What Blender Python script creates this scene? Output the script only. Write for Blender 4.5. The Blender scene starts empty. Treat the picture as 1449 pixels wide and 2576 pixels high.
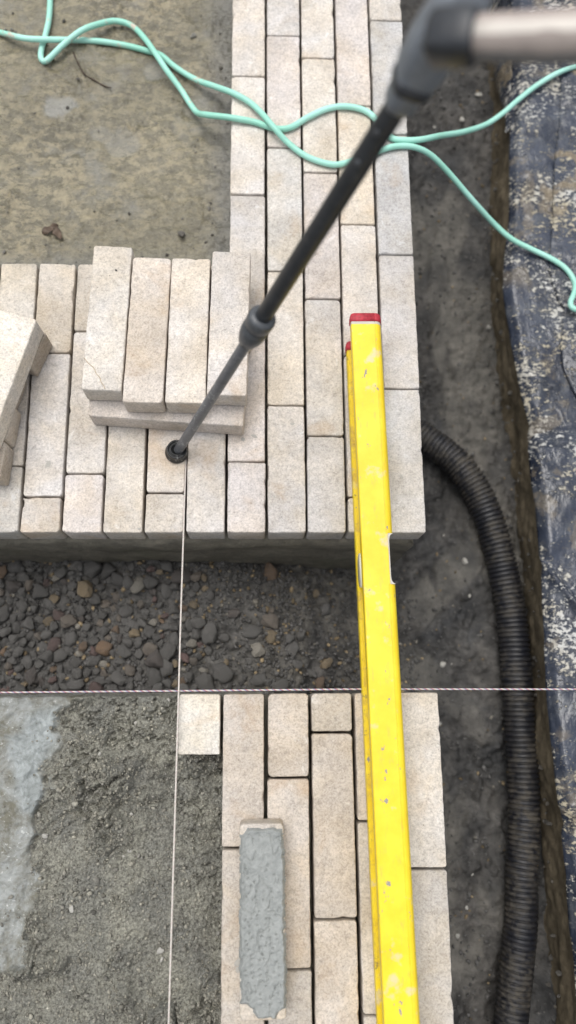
import bpy, bmesh, math, random
import numpy as np
from mathutils import Vector, Matrix, noise as mnoise

random.seed(7)
rng = np.random.default_rng(11)
S = bpy.context.scene
COL = S.collection

# ------------------------------------------------------------------ camera
# metres; z = 0 is the top face of the laid pavers, +Y runs away from the photographer
FPX, IW, IH = 1935.0, 1449.0, 2576.0           # focal length in units of the picture measured
PITCH, ROLL, YAW, CAMH = 0.22843814, 0.17332799, -0.17621379, 0.97312882


def cam_axes():
    cp, sp = math.cos(PITCH), math.sin(PITCH)
    fw = Vector((0, sp, -cp)); up = Vector((0, cp, sp)); ri = Vector((1, 0, 0))
    ri2 = ri * math.cos(ROLL) + up * math.sin(ROLL)
    up2 = -ri * math.sin(ROLL) + up * math.cos(ROLL)
    Z = Matrix.Rotation(YAW, 3, 'Z')
    return Z @ ri2, Z @ up2, Z @ fw


RI, UP, FW = cam_axes()
CAM = Vector((0, 0, CAMH))
cd = bpy.data.cameras.new('camera')
cam = bpy.data.objects.new('camera', cd)
COL.objects.link(cam)
m = Matrix((RI, UP, -FW)).transposed().to_4x4()
m.translation = CAM
cam.matrix_world = m
cd.sensor_fit = 'VERTICAL'
cd.sensor_height = 36.0
cd.lens = 36.0 * FPX / IH
cd.clip_start, cd.clip_end = 0.02, 200.0
cd.dof.use_dof = True
cd.dof.focus_distance = 0.955
cd.dof.aperture_fstop = 2.55
S.camera = cam

# ------------------------------------------------------------------ sky, sun, exposure
SUN_EL, SUN_AZ = 74.0, -35.0       # overcast: a wide soft brightness high on the left
W = bpy.data.worlds.new('World'); S.world = W; W.use_nodes = True
wn, wl = W.node_tree.nodes, W.node_tree.links
wn.clear()
sky = wn.new('ShaderNodeTexSky'); sky.sky_type = 'NISHITA'; sky.sun_disc = False
sky.sun_elevation = math.radians(SUN_EL); sky.sun_rotation = math.radians(SUN_AZ)
sky.air_density = 1.0; sky.dust_density = 4.0
hs = wn.new('ShaderNodeHueSaturation'); hs.inputs['Saturation'].default_value = 0.22
bg = wn.new('ShaderNodeBackground'); bg.inputs['Strength'].default_value = 0.15
wo = wn.new('ShaderNodeOutputWorld')
wl.new(sky.outputs[0], hs.inputs['Color']); wl.new(hs.outputs[0], bg.inputs['Color']); wl.new(bg.outputs[0], wo.inputs['Surface'])
sd = bpy.data.lights.new('sun', 'SUN'); sd.energy = 1.0; sd.angle = math.radians(35); sd.color = (1.0, 0.95, 0.88)
sun = bpy.data.objects.new('sun', sd); COL.objects.link(sun)
az, el = math.radians(SUN_AZ), math.radians(SUN_EL)
sdir = Vector((math.sin(az) * math.cos(el), math.cos(az) * math.cos(el), math.sin(el)))
sun.rotation_euler = sdir.to_track_quat('Z', 'Y').to_euler()
VS = S.view_settings
VS.view_transform = 'Standard'; VS.look = 'None'; VS.gamma = 1.0; VS.use_curve_mapping = False
VS.exposure = 0.5


# ------------------------------------------------------------------ helpers
def P(x, y, z=0.0):
    """world point on the level plane z that is seen at (x, y) of the measured photograph"""
    d = FW + RI * ((x - IW / 2) / FPX) + UP * ((IH / 2 - y) / FPX)
    return CAM + d * ((z - CAMH) / d.z)


def PD(x, y, depth):
    d = FW + RI * ((x - IW / 2) / FPX) + UP * ((IH / 2 - y) / FPX)
    return CAM + d * depth


def tag(o, label=None, cat=None, group=None, kind=None):
    if label: o['label'] = label
    if cat: o['category'] = cat
    if group: o['group'] = group
    if kind: o['kind'] = kind
    return o


def link(o, parent=None):
    COL.objects.link(o)
    if parent is not None: o.parent = parent
    return o


def mesh_obj(name, me, mat=None, parent=None):
    if mat is not None and not me.materials: me.materials.append(mat)
    return link(bpy.data.objects.new(name, me), parent)


def empty(name, loc=(0, 0, 0)):
    o = bpy.data.objects.new(name, None); o.empty_display_size = 0.05
    COL.objects.link(o); o.location = loc
    return o


def pydata(name, v, f, smooth=True):
    me = bpy.data.meshes.new(name); me.from_pydata([tuple(p) for p in v], [], f); me.update()
    if smooth: me.polygons.foreach_set('use_smooth', [True] * len(me.polygons))
    return me


# numpy noise
def _h(ix, iy, s):
    n = (ix.astype(np.int64) * 374761393 + iy.astype(np.int64) * 668265263 + s * 974711) & 0x7fffffff
    n = ((n ^ (n >> 13)) * 1274126177) & 0x7fffffff
    n = ((n ^ (n >> 16)) * 668265263) & 0x7fffffff
    return ((n ^ (n >> 15)) & 0xffff) / 65535.0


def vn(x, y, s=0):
    ix, iy = np.floor(x), np.floor(y); fx, fy = x - ix, y - iy
    fx = fx * fx * fx * (fx * (fx * 6 - 15) + 10); fy = fy * fy * fy * (fy * (fy * 6 - 15) + 10)
    a, b, c, d = _h(ix, iy, s), _h(ix + 1, iy, s), _h(ix, iy + 1, s), _h(ix + 1, iy + 1, s)
    return (a + (b - a) * fx) * (1 - fy) + (c + (d - c) * fx) * fy - 0.5


def fbm(x, y, s=0, o=4, g=0.5):
    r = np.zeros_like(x); a = 1.0
    for k in range(o):
        ca, sa = math.cos(0.6 * k), math.sin(0.6 * k)
        r += a * vn((x * ca - y * sa) * 2 ** k, (x * sa + y * ca) * 2 ** k, s + k * 17); a *= g
    return r


def worley(x, y, s=0):
    ix, iy = np.floor(x), np.floor(y)
    f1 = np.full(x.shape, 9.0); f2 = np.full(x.shape, 9.0); idv = np.zeros(x.shape)
    for dx in (-1, 0, 1):
        for dy in (-1, 0, 1):
            cx, cy = ix + dx, iy + dy
            px, py = cx + _h(cx, cy, s), cy + _h(cx, cy, s + 5)
            d = np.hypot(px - x, py - y)
            nw = d < f1
            f2 = np.where(nw, f1, np.minimum(f2, d)); idv = np.where(nw, _h(cx, cy, s + 9), idv); f1 = np.where(nw, d, f1)
    return f1, f2, idv


def sstep(a, b, x):
    t = np.clip((x - a) / (b - a), 0, 1)
    return t * t * (3 - 2 * t)


def inside(px, py, poly):
    r = np.zeros(px.shape, bool); n = len(poly)
    for i in range(n):
        x1, y1 = poly[i]; x2, y2 = poly[(i + 1) % n]
        c = ((y1 > py) != (y2 > py)) & (px < (x2 - x1) * (py - y1) / (y2 - y1 + 1e-12) + x1)
        r ^= c
    return r


def seg_dist(px, py, poly, closed=True):
    r = np.full(px.shape, 9.0); n = len(poly)
    for i in range(n if closed else n - 1):
        x1, y1 = poly[i]; x2, y2 = poly[(i + 1) % n]
        dx, dy = x2 - x1, y2 - y1
        t = np.clip(((px - x1) * dx + (py - y1) * dy) / (dx * dx + dy * dy + 1e-12), 0, 1)
        r = np.minimum(r, np.hypot(px - x1 - t * dx, py - y1 - t * dy))
    return r


def sdf(px, py, poly):
    d = seg_dist(px, py, poly)
    return np.where(inside(px, py, poly), d, -d)


def grid_mesh(name, X, Y, Z, attrs=None, keep=None):
    """X, Y, Z are 2D arrays; attrs: name -> 2D float array; keep: 2D bool of vertices"""
    ny, nx = X.shape
    co = np.stack([X, Y, Z], -1).reshape(-1, 3).astype(np.float32)
    i = np.arange((ny - 1) * (nx - 1)); r, c = i // (nx - 1), i % (nx - 1)
    a = r * nx + c
    q = np.stack([a, a + 1, a + nx + 1, a + nx], -1)
    if keep is not None:
        k = keep.reshape(-1); q = q[k[q].all(1)]
        used = np.zeros(len(co), bool); used[q.reshape(-1)] = True
        mp = np.cumsum(used) - 1; q = mp[q]; co = co[used]
    me = bpy.data.meshes.new(name)
    me.vertices.add(len(co)); me.vertices.foreach_set('co', co.reshape(-1))
    me.loops.add(q.size); me.loops.foreach_set('vertex_index', q.reshape(-1).astype(np.int32))
    me.polygons.add(len(q)); me.polygons.foreach_set('loop_start', np.arange(0, q.size, 4, dtype=np.int32))
    me.polygons.foreach_set('use_smooth', np.ones(len(q), bool))
    me.update(calc_edges=True)
    for k2, v in (attrs or {}).items():
        at = me.attributes.new(k2, 'FLOAT', 'POINT'); vv = v.reshape(-1)
        if keep is not None: vv = vv[used]
        at.data.foreach_set('value', vv.astype(np.float32))
    return me


def catmull(pts, n=10):
    pts = [Vector(p) for p in pts]; out = []
    for i in range(len(pts) - 1):
        p0 = pts[max(i - 1, 0)]; p1 = pts[i]; p2 = pts[i + 1]; p3 = pts[min(i + 2, len(pts) - 1)]
        for k in range(n):
            t = k / n
            out.append(0.5 * ((2 * p1) + (p2 - p0) * t + (2 * p0 - 5 * p1 + 4 * p2 - p3) * t * t + (3 * p1 - p0 - 3 * p2 + p3) * t ** 3))
    out.append(pts[-1])
    return out


def resample(pts, step):
    out = [pts[0].copy()]; acc = 0.0
    for a, b in zip(pts[:-1], pts[1:]):
        L = (b - a).length; d = step - acc
        while d <= L:
            out.append(a.lerp(b, d / L)); d += step
        acc = (acc + L) % step if L else acc
    return out


def frames(pts):
    n = len(pts); T = [(pts[min(i + 1, n - 1)] - pts[max(i - 1, 0)]).normalized() for i in range(n)]
    u = Vector((0, 0, 1)); u = (u - T[0] * u.dot(T[0]))
    if u.length < 1e-3: u = Vector((1, 0, 0)) - T[0] * T[0].x
    u.normalize(); out = []
    for t in T:
        u = (u - t * u.dot(t)).normalized(); out.append((t, u, t.cross(u)))
    return out


def sweep(name, pts, rad, seg=12, cap=True):
    fr = frames(pts); v, f = [], []
    for i, (p, (t, u, w)) in enumerate(zip(pts, fr)):
        r = rad[i] if hasattr(rad, '__len__') else rad
        for k in range(seg):
            a = 2 * math.pi * k / seg
            v.append(p + (u * math.cos(a) + w * math.sin(a)) * r)
    for i in range(len(pts) - 1):
        for k in range(seg):
            k2 = (k + 1) % seg
            f.append((i * seg + k, i * seg + k2, (i + 1) * seg + k2, (i + 1) * seg + k))
    if cap:
        f.append(tuple(range(seg - 1, -1, -1))); b = (len(pts) - 1) * seg; f.append(tuple(range(b, b + seg)))
    return pydata(name, v, f)


def lathe(name, prof, base, axis, seg=28):
    """prof: (distance along axis, radius)"""
    axis = axis.normalized(); u = axis.orthogonal().normalized(); w = axis.cross(u)
    v, f = [], []
    for s, r in prof:
        for k in range(seg):
            a = 2 * math.pi * k / seg
            v.append(base + axis * s + (u * math.cos(a) + w * math.sin(a)) * r)
    for i in range(len(prof) - 1):
        for k in range(seg):
            k2 = (k + 1) % seg
            f.append((i * seg + k, i * seg + k2, (i + 1) * seg + k2, (i + 1) * seg + k))
    f.append(tuple(range(seg - 1, -1, -1))); b = (len(prof) - 1) * seg; f.append(tuple(range(b, b + seg)))
    return pydata(name, v, f)


# ------------------------------------------------------------------ materials
class M:
    def __init__(s, name, rough=0.8, spec=0.35):
        s.m = bpy.data.materials.new(name); s.m.use_nodes = True
        s.t = s.m.node_tree; s.t.nodes.clear()
        s.b = s.n('ShaderNodeBsdfPrincipled'); s.o = s.n('ShaderNodeOutputMaterial')
        s.t.links.new(s.b.outputs[0], s.o.inputs['Surface'])
        s.b.inputs['Roughness'].default_value = rough; s.b.inputs['Specular IOR Level'].default_value = spec
        s._n = None

    def n(s, ty): return s.t.nodes.new(ty)

    def put(s, sock, v):
        if hasattr(v, 'node'): s.t.links.new(v, sock)
        elif isinstance(v, (tuple, list)) and len(v) == 3 and sock.type == 'RGBA': sock.default_value = (*v, 1)
        else: sock.default_value = v

    def coord(s, rand=True):
        c = s.n('ShaderNodeTexCoord').outputs['Object']
        if not rand: return c
        oi = s.n('ShaderNodeObjectInfo'); a = s.n('ShaderNodeVectorMath'); a.operation = 'MULTIPLY_ADD'
        k = s.n('ShaderNodeCombineXYZ')
        for i in range(3): s.t.links.new(oi.outputs['Random'], k.inputs[i])
        s.t.links.new(k.outputs[0], a.inputs[0]); a.inputs[1].default_value = (13.1, 7.7, 5.3); s.t.links.new(c, a.inputs[2])
        return a.outputs[0]

    def scale(s, vec, sc):
        a = s.n('ShaderNodeVectorMath'); a.operation = 'MULTIPLY'; s.put(a.inputs[0], vec); a.inputs[1].default_value = sc
        return a.outputs[0]

    def noise(s, vec, scale, detail=4, rough=0.55, dist=0.0, col=False):
        t = s.n('ShaderNodeTexNoise'); s.put(t.inputs['Vector'], vec); t.inputs['Scale'].default_value = scale
        t.inputs['Detail'].default_value = detail; t.inputs['Roughness'].default_value = rough; t.inputs['Distortion'].default_value = dist
        return t.outputs['Color' if col else 'Fac']

    def voro(s, vec, scale, feat='F1', out='Distance', rnd=1.0):
        t = s.n('ShaderNodeTexVoronoi'); s.put(t.inputs['Vector'], vec); t.inputs['Scale'].default_value = scale; t.feature = feat
        t.inputs['Randomness'].default_value = rnd
        return t.outputs[out]

    def ramp(s, f, *stops):
        r = s.n('ShaderNodeValToRGB'); s.put(r.inputs[0], f); e = r.color_ramp.elements
        while len(e) < len(stops): e.new(0.5)
        for i, (p, c) in enumerate(stops):
            e[i].position = p; e[i].color = (c, c, c, 1) if not isinstance(c, tuple) else (*c, 1)
        return r.outputs[0]

    def mix(s, f, a, b, mode='MIX'):
        x = s.n('ShaderNodeMix'); x.data_type = 'RGBA'; x.blend_type = mode
        s.put(x.inputs[0], f); s.put(x.inputs[6], a); s.put(x.inputs[7], b)
        return x.outputs[2]

    def math(s, op, a, b=0.0, clamp=False):
        x = s.n('ShaderNodeMath'); x.operation = op; x.use_clamp = clamp; s.put(x.inputs[0], a); s.put(x.inputs[1], b)
        return x.outputs[0]

    def attr(s, name, out='Fac'):
        a = s.n('ShaderNodeAttribute'); a.attribute_name = name
        return a.outputs[out]

    def info(s, out): return s.n('ShaderNodeObjectInfo').outputs[out]

    def bump(s, h, strength=0.5, dist=0.002):
        b = s.n('ShaderNodeBump'); b.inputs['Strength'].default_value = strength; b.inputs['Distance'].default_value = dist
        s.put(b.inputs['Height'], h)
        if s._n: s.t.links.new(s._n, b.inputs['Normal'])
        s._n = b.outputs[0]; s.put(s.b.inputs['Normal'], s._n)

    def color(s, c): s.put(s.b.inputs['Base Color'], c)
    def rough(s, v): s.put(s.b.inputs['Roughness'], v)


# pale tumbled limestone; the object colour carries each stone's own tint
k = M('limestone', 0.75, 0.3); c = k.coord()
big = k.noise(c, 14, 3, 0.6)
col = k.mix(k.ramp(big, (0.32, 0.0), (0.7, 1.0)), (0.44, 0.414, 0.378), (0.58, 0.556, 0.522))
drift = k.noise(c, 17, 4, 0.6, 0.4)
col = k.mix(0.75, col, k.ramp(drift, (0.36, (1.03, 0.985, 0.915)), (0.5, (1.0, 0.99, 0.985)), (0.64, (0.975, 0.995, 1.045))), 'MULTIPLY')
med = k.noise(c, 175, 6, 0.75, 0.6)
col = k.mix(0.85, col, k.ramp(med, (0.30, 0.62), (0.46, 0.95), (0.68, 1.20)), 'MULTIPLY')
fine = k.noise(c, 420, 3, 0.7)
col = k.mix(0.7, col, k.ramp(fine, (0.34, 0.66), (0.5, 1.0), (0.68, 1.18)), 'MULTIPLY')
v = k.voro(k.mix(0.06, c, k.noise(c, 90, 2, 0.5, 0, True)), 210)
col = k.mix(k.ramp(v, (0.10, 0.45), (0.19, 0.0)), col, (0.74, 0.70, 0.65))
v2 = k.voro(c, 135)
pit = k.math('MULTIPLY', k.ramp(v2, (0.055, 1.0), (0.11, 0.0)), k.ramp(k.noise(c, 33, 2), (0.5, 0.0), (0.62, 1.0)))
col = k.mix(k.math('MULTIPLY', pit, 0.75), col, (0.16, 0.14, 0.11))
st = k.math('MULTIPLY', k.ramp(k.noise(c, 11, 4, 0.6, 0.5), (0.58, 0.0), (0.76, 1.0)), 0.5)
col = k.mix(st, col, (0.40, 0.27, 0.14))
ws = k.math('MULTIPLY', k.ramp(k.noise(c, 38, 5, 0.7, 0.6), (0.63, 0.0), (0.70, 1.0)), 0.65)
col = k.mix(ws, col, (0.66, 0.66, 0.65))
damp = k.ramp(k.noise(c, 8, 4, 0.6, 0.3), (0.5, 0.0), (0.72, 0.6))
col = k.mix(damp, col, k.mix(1.0, col, (0.80, 0.765, 0.70), 'MULTIPLY'))
col = k.mix(1.0, col, k.info('Color'), 'MULTIPLY')
k.color(col)
h = k.math('ADD', k.math('MULTIPLY', med, 0.6), k.math('MULTIPLY', fine, 0.35))
k.bump(k.math('SUBTRACT', h, k.math('MULTIPLY', pit, 0.6)), 0.55, 0.0016)
LIME = k.m

# sawn / dirty sides of the pavers share the stone; concrete for the footing
k = M('footing_concrete', 0.8, 0.3); c = k.coord(False)
a = k.noise(k.scale(c, (1, 1, 2.2)), 16, 6, 0.65, 0.5)
col = k.mix(k.ramp(a, (0.3, 0.0), (0.72, 1.0)), (0.125, 0.116, 0.094), (0.30, 0.277, 0.222))
col = k.mix(k.ramp(k.noise(c, 70, 5, 0.7), (0.35, 0.5), (0.60, 0.0)), col, (0.09, 0.085, 0.072))
col = k.mix(k.ramp(k.noise(c, 7, 3), (0.5, 0.0), (0.7, 0.5)), col, (0.15, 0.15, 0.10))
k.color(col); k.rough(0.75)
k.bump(k.noise(c, 90, 7, 0.75), 0.9, 0.008)
CONC = k.m

# wet muddy screed at the upper left
k = M('muddy_screed', 0.5, 0.5); c = k.coord(False)
a = k.noise(c, 7, 6, 0.62, 0.6)
col = k.mix(k.ramp(a, (0.34, 0.0), (0.66, 1.0)), (0.105, 0.095, 0.062), (0.168, 0.151, 0.100))
b2 = k.noise(k.scale(c, (1.0, 1.6, 1)), 44, 7, 0.74, 0.25)
isl = k.math('MULTIPLY', k.ramp(b2, (0.46, 0.0), (0.57, 1.0)), k.ramp(k.noise(c, 5, 3), (0.38, 0.1), (0.58, 1.0)))
col = k.mix(k.math('MULTIPLY', isl, 0.8), col, (0.245, 0.212, 0.138))
col = k.mix(0.8, col, k.ramp(b2, (0.30, 0.45), (0.44, 0.95), (0.62, 1.15)), 'MULTIPLY')
b3 = k.noise(c, 150, 5, 0.7, 0.4)
col = k.mix(0.8, col, k.ramp(b3, (0.32, 0.5), (0.5, 1.0), (0.7, 1.35)), 'MULTIPLY')
gr = k.ramp(k.noise(c, 15, 4, 0.6), (0.56, 0.0), (0.7, 0.7))
col = k.mix(gr, col, (0.175, 0.172, 0.15))
wet = k.attr('wet')
col = k.mix(k.math('MULTIPLY', wet, 0.85), col, k.mix(k.ramp(b2, (0.35, 0.0), (0.65, 1.0)), (0.085, 0.085, 0.076), (0.155, 0.153, 0.136)))
col = k.mix(k.attr('patch'), col, (0.23, 0.23, 0.21))
k.color(col)
k.rough(k.ramp(b2, (0.35, 0.14), (0.65, 0.42)))
k.bump(k.math('ADD', b2, k.math('MULTIPLY', b3, 0.7)), 0.5, 0.005)
SCREED = k.m

# fresh semi-dry mortar bed
k = M('mortar', 0.9, 0.2); c = k.coord(False)
n1 = k.noise(c, 22, 5, 0.6)
col = k.mix(k.ramp(n1, (0.35, 0.0), (0.65, 1.0)), (0.155, 0.155, 0.139), (0.222, 0.219, 0.184))
n2 = k.noise(c, 330, 4, 0.75)
col = k.mix(0.9, col, k.ramp(n2, (0.32, 0.35), (0.5, 1.0), (0.68, 1.7)), 'MULTIPLY')
col = k.mix(k.ramp(k.voro(c, 260), (0.06, 0.55), (0.12, 0.0)), col, (0.5, 0.47, 0.40))
col = k.mix(k.math('MULTIPLY', k.ramp(k.voro(c, 47), (0.035, 1.0), (0.06, 0.0)), 0.9), col, (0.62, 0.6, 0.52))
slur = k.mix(k.ramp(k.noise(c, 30, 7, 0.75, 0.3), (0.40, 0.0), (0.60, 1.0)), (0.15, 0.145, 0.115), (0.30, 0.315, 0.305))
slur = k.mix(k.ramp(k.noise(c, 190, 4, 0.7, 0.4), (0.6, 0.0), (0.70, 0.8)), slur, (0.55, 0.56, 0.54))  # small pale flecks painted in as glints on the wet slurry
pale = k.mix(k.ramp(k.noise(c, 60, 6, 0.75, 0.6), (0.38, 0.0), (0.6, 1.0)), (0.20, 0.218, 0.212), (0.34, 0.368, 0.368))
wet = k.attr('wet')
col = k.mix(wet, col, k.mix(k.attr('patch'), slur, pale))
k.color(col)
k.rough(k.mix(wet, (0.85, 0.85, 0.85), (0.13, 0.13, 0.13)))
k.bump(k.math('ADD', n2, k.math('MULTIPLY', k.noise(c, 140, 5, 0.7), 1.2)), 0.6, 0.003)
MORTAR = k.m

k = M('mortar_crumb', 0.95, 0.15); c = k.coord(False)
col = k.mix(k.ramp(k.noise(c, 60, 3), (0.35, 0.0), (0.65, 1.0)), (0.15, 0.146, 0.13), (0.24, 0.23, 0.19))
col = k.mix(0.8, col, k.ramp(k.noise(c, 500, 3, 0.7), (0.3, 0.55), (0.7, 1.4)), 'MULTIPLY')
col = k.mix(1.0, col, k.attr('tone', 'Color'), 'MULTIPLY')
k.color(col); k.bump(k.noise(c, 600, 3), 0.5, 0.001)
CRUMB = k.m

k = M('wet_adhesive', 0.55, 0.4); c = k.coord(False)
n1 = k.noise(c, 90, 5, 0.7, 0.4)
col = k.mix(k.ramp(n1, (0.3, 0.0), (0.7, 1.0)), (0.21, 0.224, 0.217), (0.29, 0.304, 0.295))
k.color(col); k.bump(k.math('ADD', n1, k.math('MULTIPLY', k.noise(c, 300, 4, 0.7), 0.6)), 0.7, 0.003)
ADHES = k.m

# dark wet trench earth
k = M('trench_earth', 0.7, 0.4); c = k.coord(False)
n1 = k.noise(c, 9, 6, 0.65, 0.5)
col = k.mix(k.ramp(n1, (0.35, 0.0), (0.68, 1.0)), (0.028, 0.029, 0.030), (0.080, 0.075, 0.068))
n2 = k.noise(c, 95, 5, 0.75)
col = k.mix(0.85, col, k.ramp(n2, (0.3, 0.5), (0.5, 1.0), (0.72, 1.55)), 'MULTIPLY')
n3 = k.noise(c, 24, 5, 0.65, 0.4)
col = k.mix(0.9, col, k.ramp(n3, (0.34, 0.45), (0.5, 1.0), (0.66, 1.75)), 'MULTIPLY')
clay = k.mix(k.ramp(k.noise(c, 30, 5, 0.65), (0.35, 0.0), (0.65, 1.0)), (0.072, 0.069, 0.062), (0.168, 0.158, 0.138))
col = k.mix(k.attr('clay'), col, clay)
col = k.mix(k.math('MULTIPLY', k.attr('pale'), 0.8), col, k.mix(k.ramp(n2, (0.35, 0.0), (0.65, 1.0)), (0.035, 0.035, 0.034), (0.145, 0.140, 0.131)))
k.color(col); k.rough(k.ramp(n3, (0.35, 0.3), (0.62, 0.7)))
k.bump(k.math('ADD', n2, k.noise(c, 260, 4, 0.7)), 0.6, 0.005)
EARTH = k.m

k = M('clay_bank', 0.8, 0.3); c = k.coord(False)
n1 = k.noise(k.scale(c, (1, 1, 1)), 12, 6, 0.6, 0.5)
col = k.mix(k.ramp(n1, (0.33, 0.0), (0.68, 1.0)), (0.10, 0.082, 0.054), (0.20, 0.165, 0.112))
n2 = k.noise(c, 90, 5, 0.7)
col = k.mix(0.7, col, k.ramp(n2, (0.3, 0.55), (0.5, 1.0), (0.7, 1.3)), 'MULTIPLY')
k.color(col); k.bump(n2, 0.6, 0.004)
BANK = k.m

# pebbles: object colour is the stone's colour
k = M('pebble_stone', 0.6, 0.4); c = k.coord()
n1 = k.noise(c, 130, 5, 0.7)
col = k.mix(0.85, k.info('Color'), k.ramp(n1, (0.3, 0.55), (0.5, 1.0), (0.7, 1.4)), 'MULTIPLY')
grey = k.ramp(k.noise(c, 55, 4, 0.6), (0.40, 0.1), (0.56, 0.92))
col = k.mix(grey, col, (0.122, 0.119, 0.113))
k.color(col); k.rough(0.45); k.bump(n1, 0.7, 0.004)
PEB = k.m
k = M('grain_stone', 0.75, 0.3); c = k.coord(False)
col = k.mix(0.8, k.attr('tone', 'Color'), k.ramp(k.noise(c, 300, 3, 0.7), (0.3, 0.6), (0.7, 1.35)), 'MULTIPLY')
k.color(col)
GRAIN = k.m

# corrugated drain pipe, black plastic with dried mud
k = M('pipe_plastic', 0.45, 0.4); c = k.coord(False)
mud = k.math('MULTIPLY', k.ramp(k.noise(c, 75, 6, 0.75, 0.3), (0.42, 0.0), (0.58, 1.0)), k.ramp(k.noise(c, 13, 4, 0.6), (0.40, 0.1), (0.62, 0.85)))
mc = k.mix(k.noise(c, 120, 4, 0.7), (0.04, 0.037, 0.031), (0.12, 0.105, 0.083))
col = k.mix(mud, k.mix(k.noise(c, 8, 2), (0.010, 0.010, 0.011), (0.013, 0.015, 0.022)), mc)
k.color(col); k.rough(k.mix(mud, (0.35, 0.35, 0.35), (0.85, 0.85, 0.85)))
k.bump(k.noise(c, 160, 5, 0.75), 0.5, 0.002)
PIPE = k.m

# navy damp-proof sheet with dried splashes
k = M('navy_sheet', 0.5, 0.5); c = k.coord(False)
s1 = k.noise(k.scale(c, (1.0, 1.4, 1.0)), 135, 7, 0.68, 0.1)
area = k.noise(c, 6.5, 4, 0.6)
s2 = k.math('ADD', s1, k.math('MULTIPLY', k.math('SUBTRACT', area, 0.5), 0.6))
s2 = k.math('ADD', s2, k.math('MULTIPLY', k.math('SUBTRACT', k.noise(c, 36, 4, 0.6), 0.5), 0.35))
base = k.mix(k.ramp(k.noise(c, 16, 5, 0.65), (0.35, 0.0), (0.7, 1.0)), (0.012, 0.016, 0.027), (0.040, 0.049, 0.072))
haze = k.ramp(k.noise(c, 26, 6, 0.7, 0.4), (0.47, 0.0), (0.76, 0.6))
base = k.mix(haze, base, (0.13, 0.14, 0.15))
splash = k.mix(k.ramp(k.noise(c, 10, 3), (0.40, 0.0), (0.60, 1.0)), (0.48, 0.48, 0.46), (0.40, 0.36, 0.27))
col = k.mix(k.ramp(s2, (0.555, 0.0), (0.62, 0.95)), base, splash)
mudm = k.math('MULTIPLY', k.ramp(k.noise(c, 12, 5, 0.6, 0.5), (0.535, 0.0), (0.575, 1.0)), k.math('SUBTRACT', k.attr('mud'), 0.1), True)
col = k.mix(mudm, col, k.mix(k.noise(c, 60, 4, 0.7), (0.13, 0.105, 0.07), (0.26, 0.215, 0.15)))
k.color(col)
k.rough(k.ramp(s2, (0.5, 0.2), (0.6, 0.8)))
k.bump(k.math('ADD', k.ramp(s2, (0.52, 0.0), (0.6, 1.0)), k.math('MULTIPLY', k.noise(k.scale(c, (1.0, 0.6, 1.0)), 40, 5, 0.6, 0.8), 2.2)), 0.5, 0.0035)
SHEET = k.m

# hose
k = M('mint_hose', 0.45, 0.4); c = k.coord(False)
col = k.mix(k.ramp(k.noise(c, 7, 3), (0.35, 0.0), (0.65, 1.0)), (0.24, 0.56, 0.44), (0.38, 0.70, 0.61))
col = k.mix(k.math('MULTIPLY', k.ramp(k.noise(c, 70, 5, 0.7), (0.57, 0.0), (0.66, 1.0)), k.math('ADD', k.attr('dirt'), 0.08), True), col, (0.50, 0.44, 0.36))
k.color(col); k.bump(k.noise(c, 220, 3), 0.15, 0.001)
HOSE = k.m


def flat(name, col, rough=0.6, nscale=200, namt=0.25, bump=0.2, spec=0.35, metal=0.0):
    k = M(name, rough, spec); c = k.coord()
    n1 = k.noise(c, nscale, 5, 0.7)
    k.color(k.mix(1.0, col, k.ramp(n1, (0.3, 1 - namt), (0.7, 1 + namt)), 'MULTIPLY'))
    k.b.inputs['Metallic'].default_value = metal
    if bump: k.bump(n1, bump, 0.001)
    return k.m


STR_W = flat('string_white', (0.54, 0.51, 0.47), 0.85, 900, 0.3)
STR_R = flat('string_red', (0.40, 0.17, 0.18), 0.85, 900, 0.3)
STR_B = flat('string_blue', (0.26, 0.27, 0.40), 0.85, 900, 0.3)
STR_P = flat('string_pink', (0.50, 0.43, 0.40), 0.85, 900, 0.3)
RED = flat('red_cap_plastic', (0.36, 0.025, 0.04), 0.5, 160, 0.4, 0.4)
WHT = flat('white_plastic', (0.46, 0.44, 0.39), 0.5, 120, 0.12)
VIAL = flat('cream_vial', (0.72, 0.70, 0.55), 0.3, 80, 0.08)


def yellow(name, wear, grime):
    k = M(name, 0.42, 0.4); c = k.coord(False)
    n = k.noise(c, 26, 5, 0.65)
    col = k.mix(k.ramp(n, (0.35, 0.0), (0.65, 1.0)), (0.70, 0.50, 0.010), (0.76, 0.59, 0.026))
    sc = k.noise(k.scale(c, (1, 0.25, 1)), 190, 4, 0.7)
    col = k.mix(k.math('MULTIPLY', k.ramp(sc, (0.56, 0.0), (0.70, 1.0)), 0.5), col, (0.52, 0.38, 0.07))
    sm = k.noise(c, 33, 4, 0.6)
    col = k.mix(k.math('MULTIPLY', k.ramp(sm, (0.60, 0.0), (0.68, 1.0)), 0.6), col, (0.50, 0.46, 0.40))
    ch = k.noise(k.scale(c, (1, 0.55, 1)), 85, 5, 0.65)
    chip = k.ramp(ch, (wear, 0.0), (wear + 0.012, 1.0))
    col = k.mix(chip, col, (0.25, 0.24, 0.22))
    if grime:
        col = k.mix(k.ramp(k.noise(c, 40, 6, 0.7, 0.5), (0.50, 0.0), (0.64, 0.75)), col, (0.42, 0.27, 0.06))
        col = k.mix(k.ramp(k.noise(c, 60, 5, 0.7), (0.60, 0.0), (0.68, 0.9)), col, (0.17, 0.13, 0.07))
    k.color(col); k.rough(k.mix(chip, (0.4, 0.4, 0.4), (0.65, 0.65, 0.65)))
    k.bump(k.math('SUBTRACT', k.math('MULTIPLY', sc, 0.15), chip), 0.25, 0.0008)
    return k.m


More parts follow.
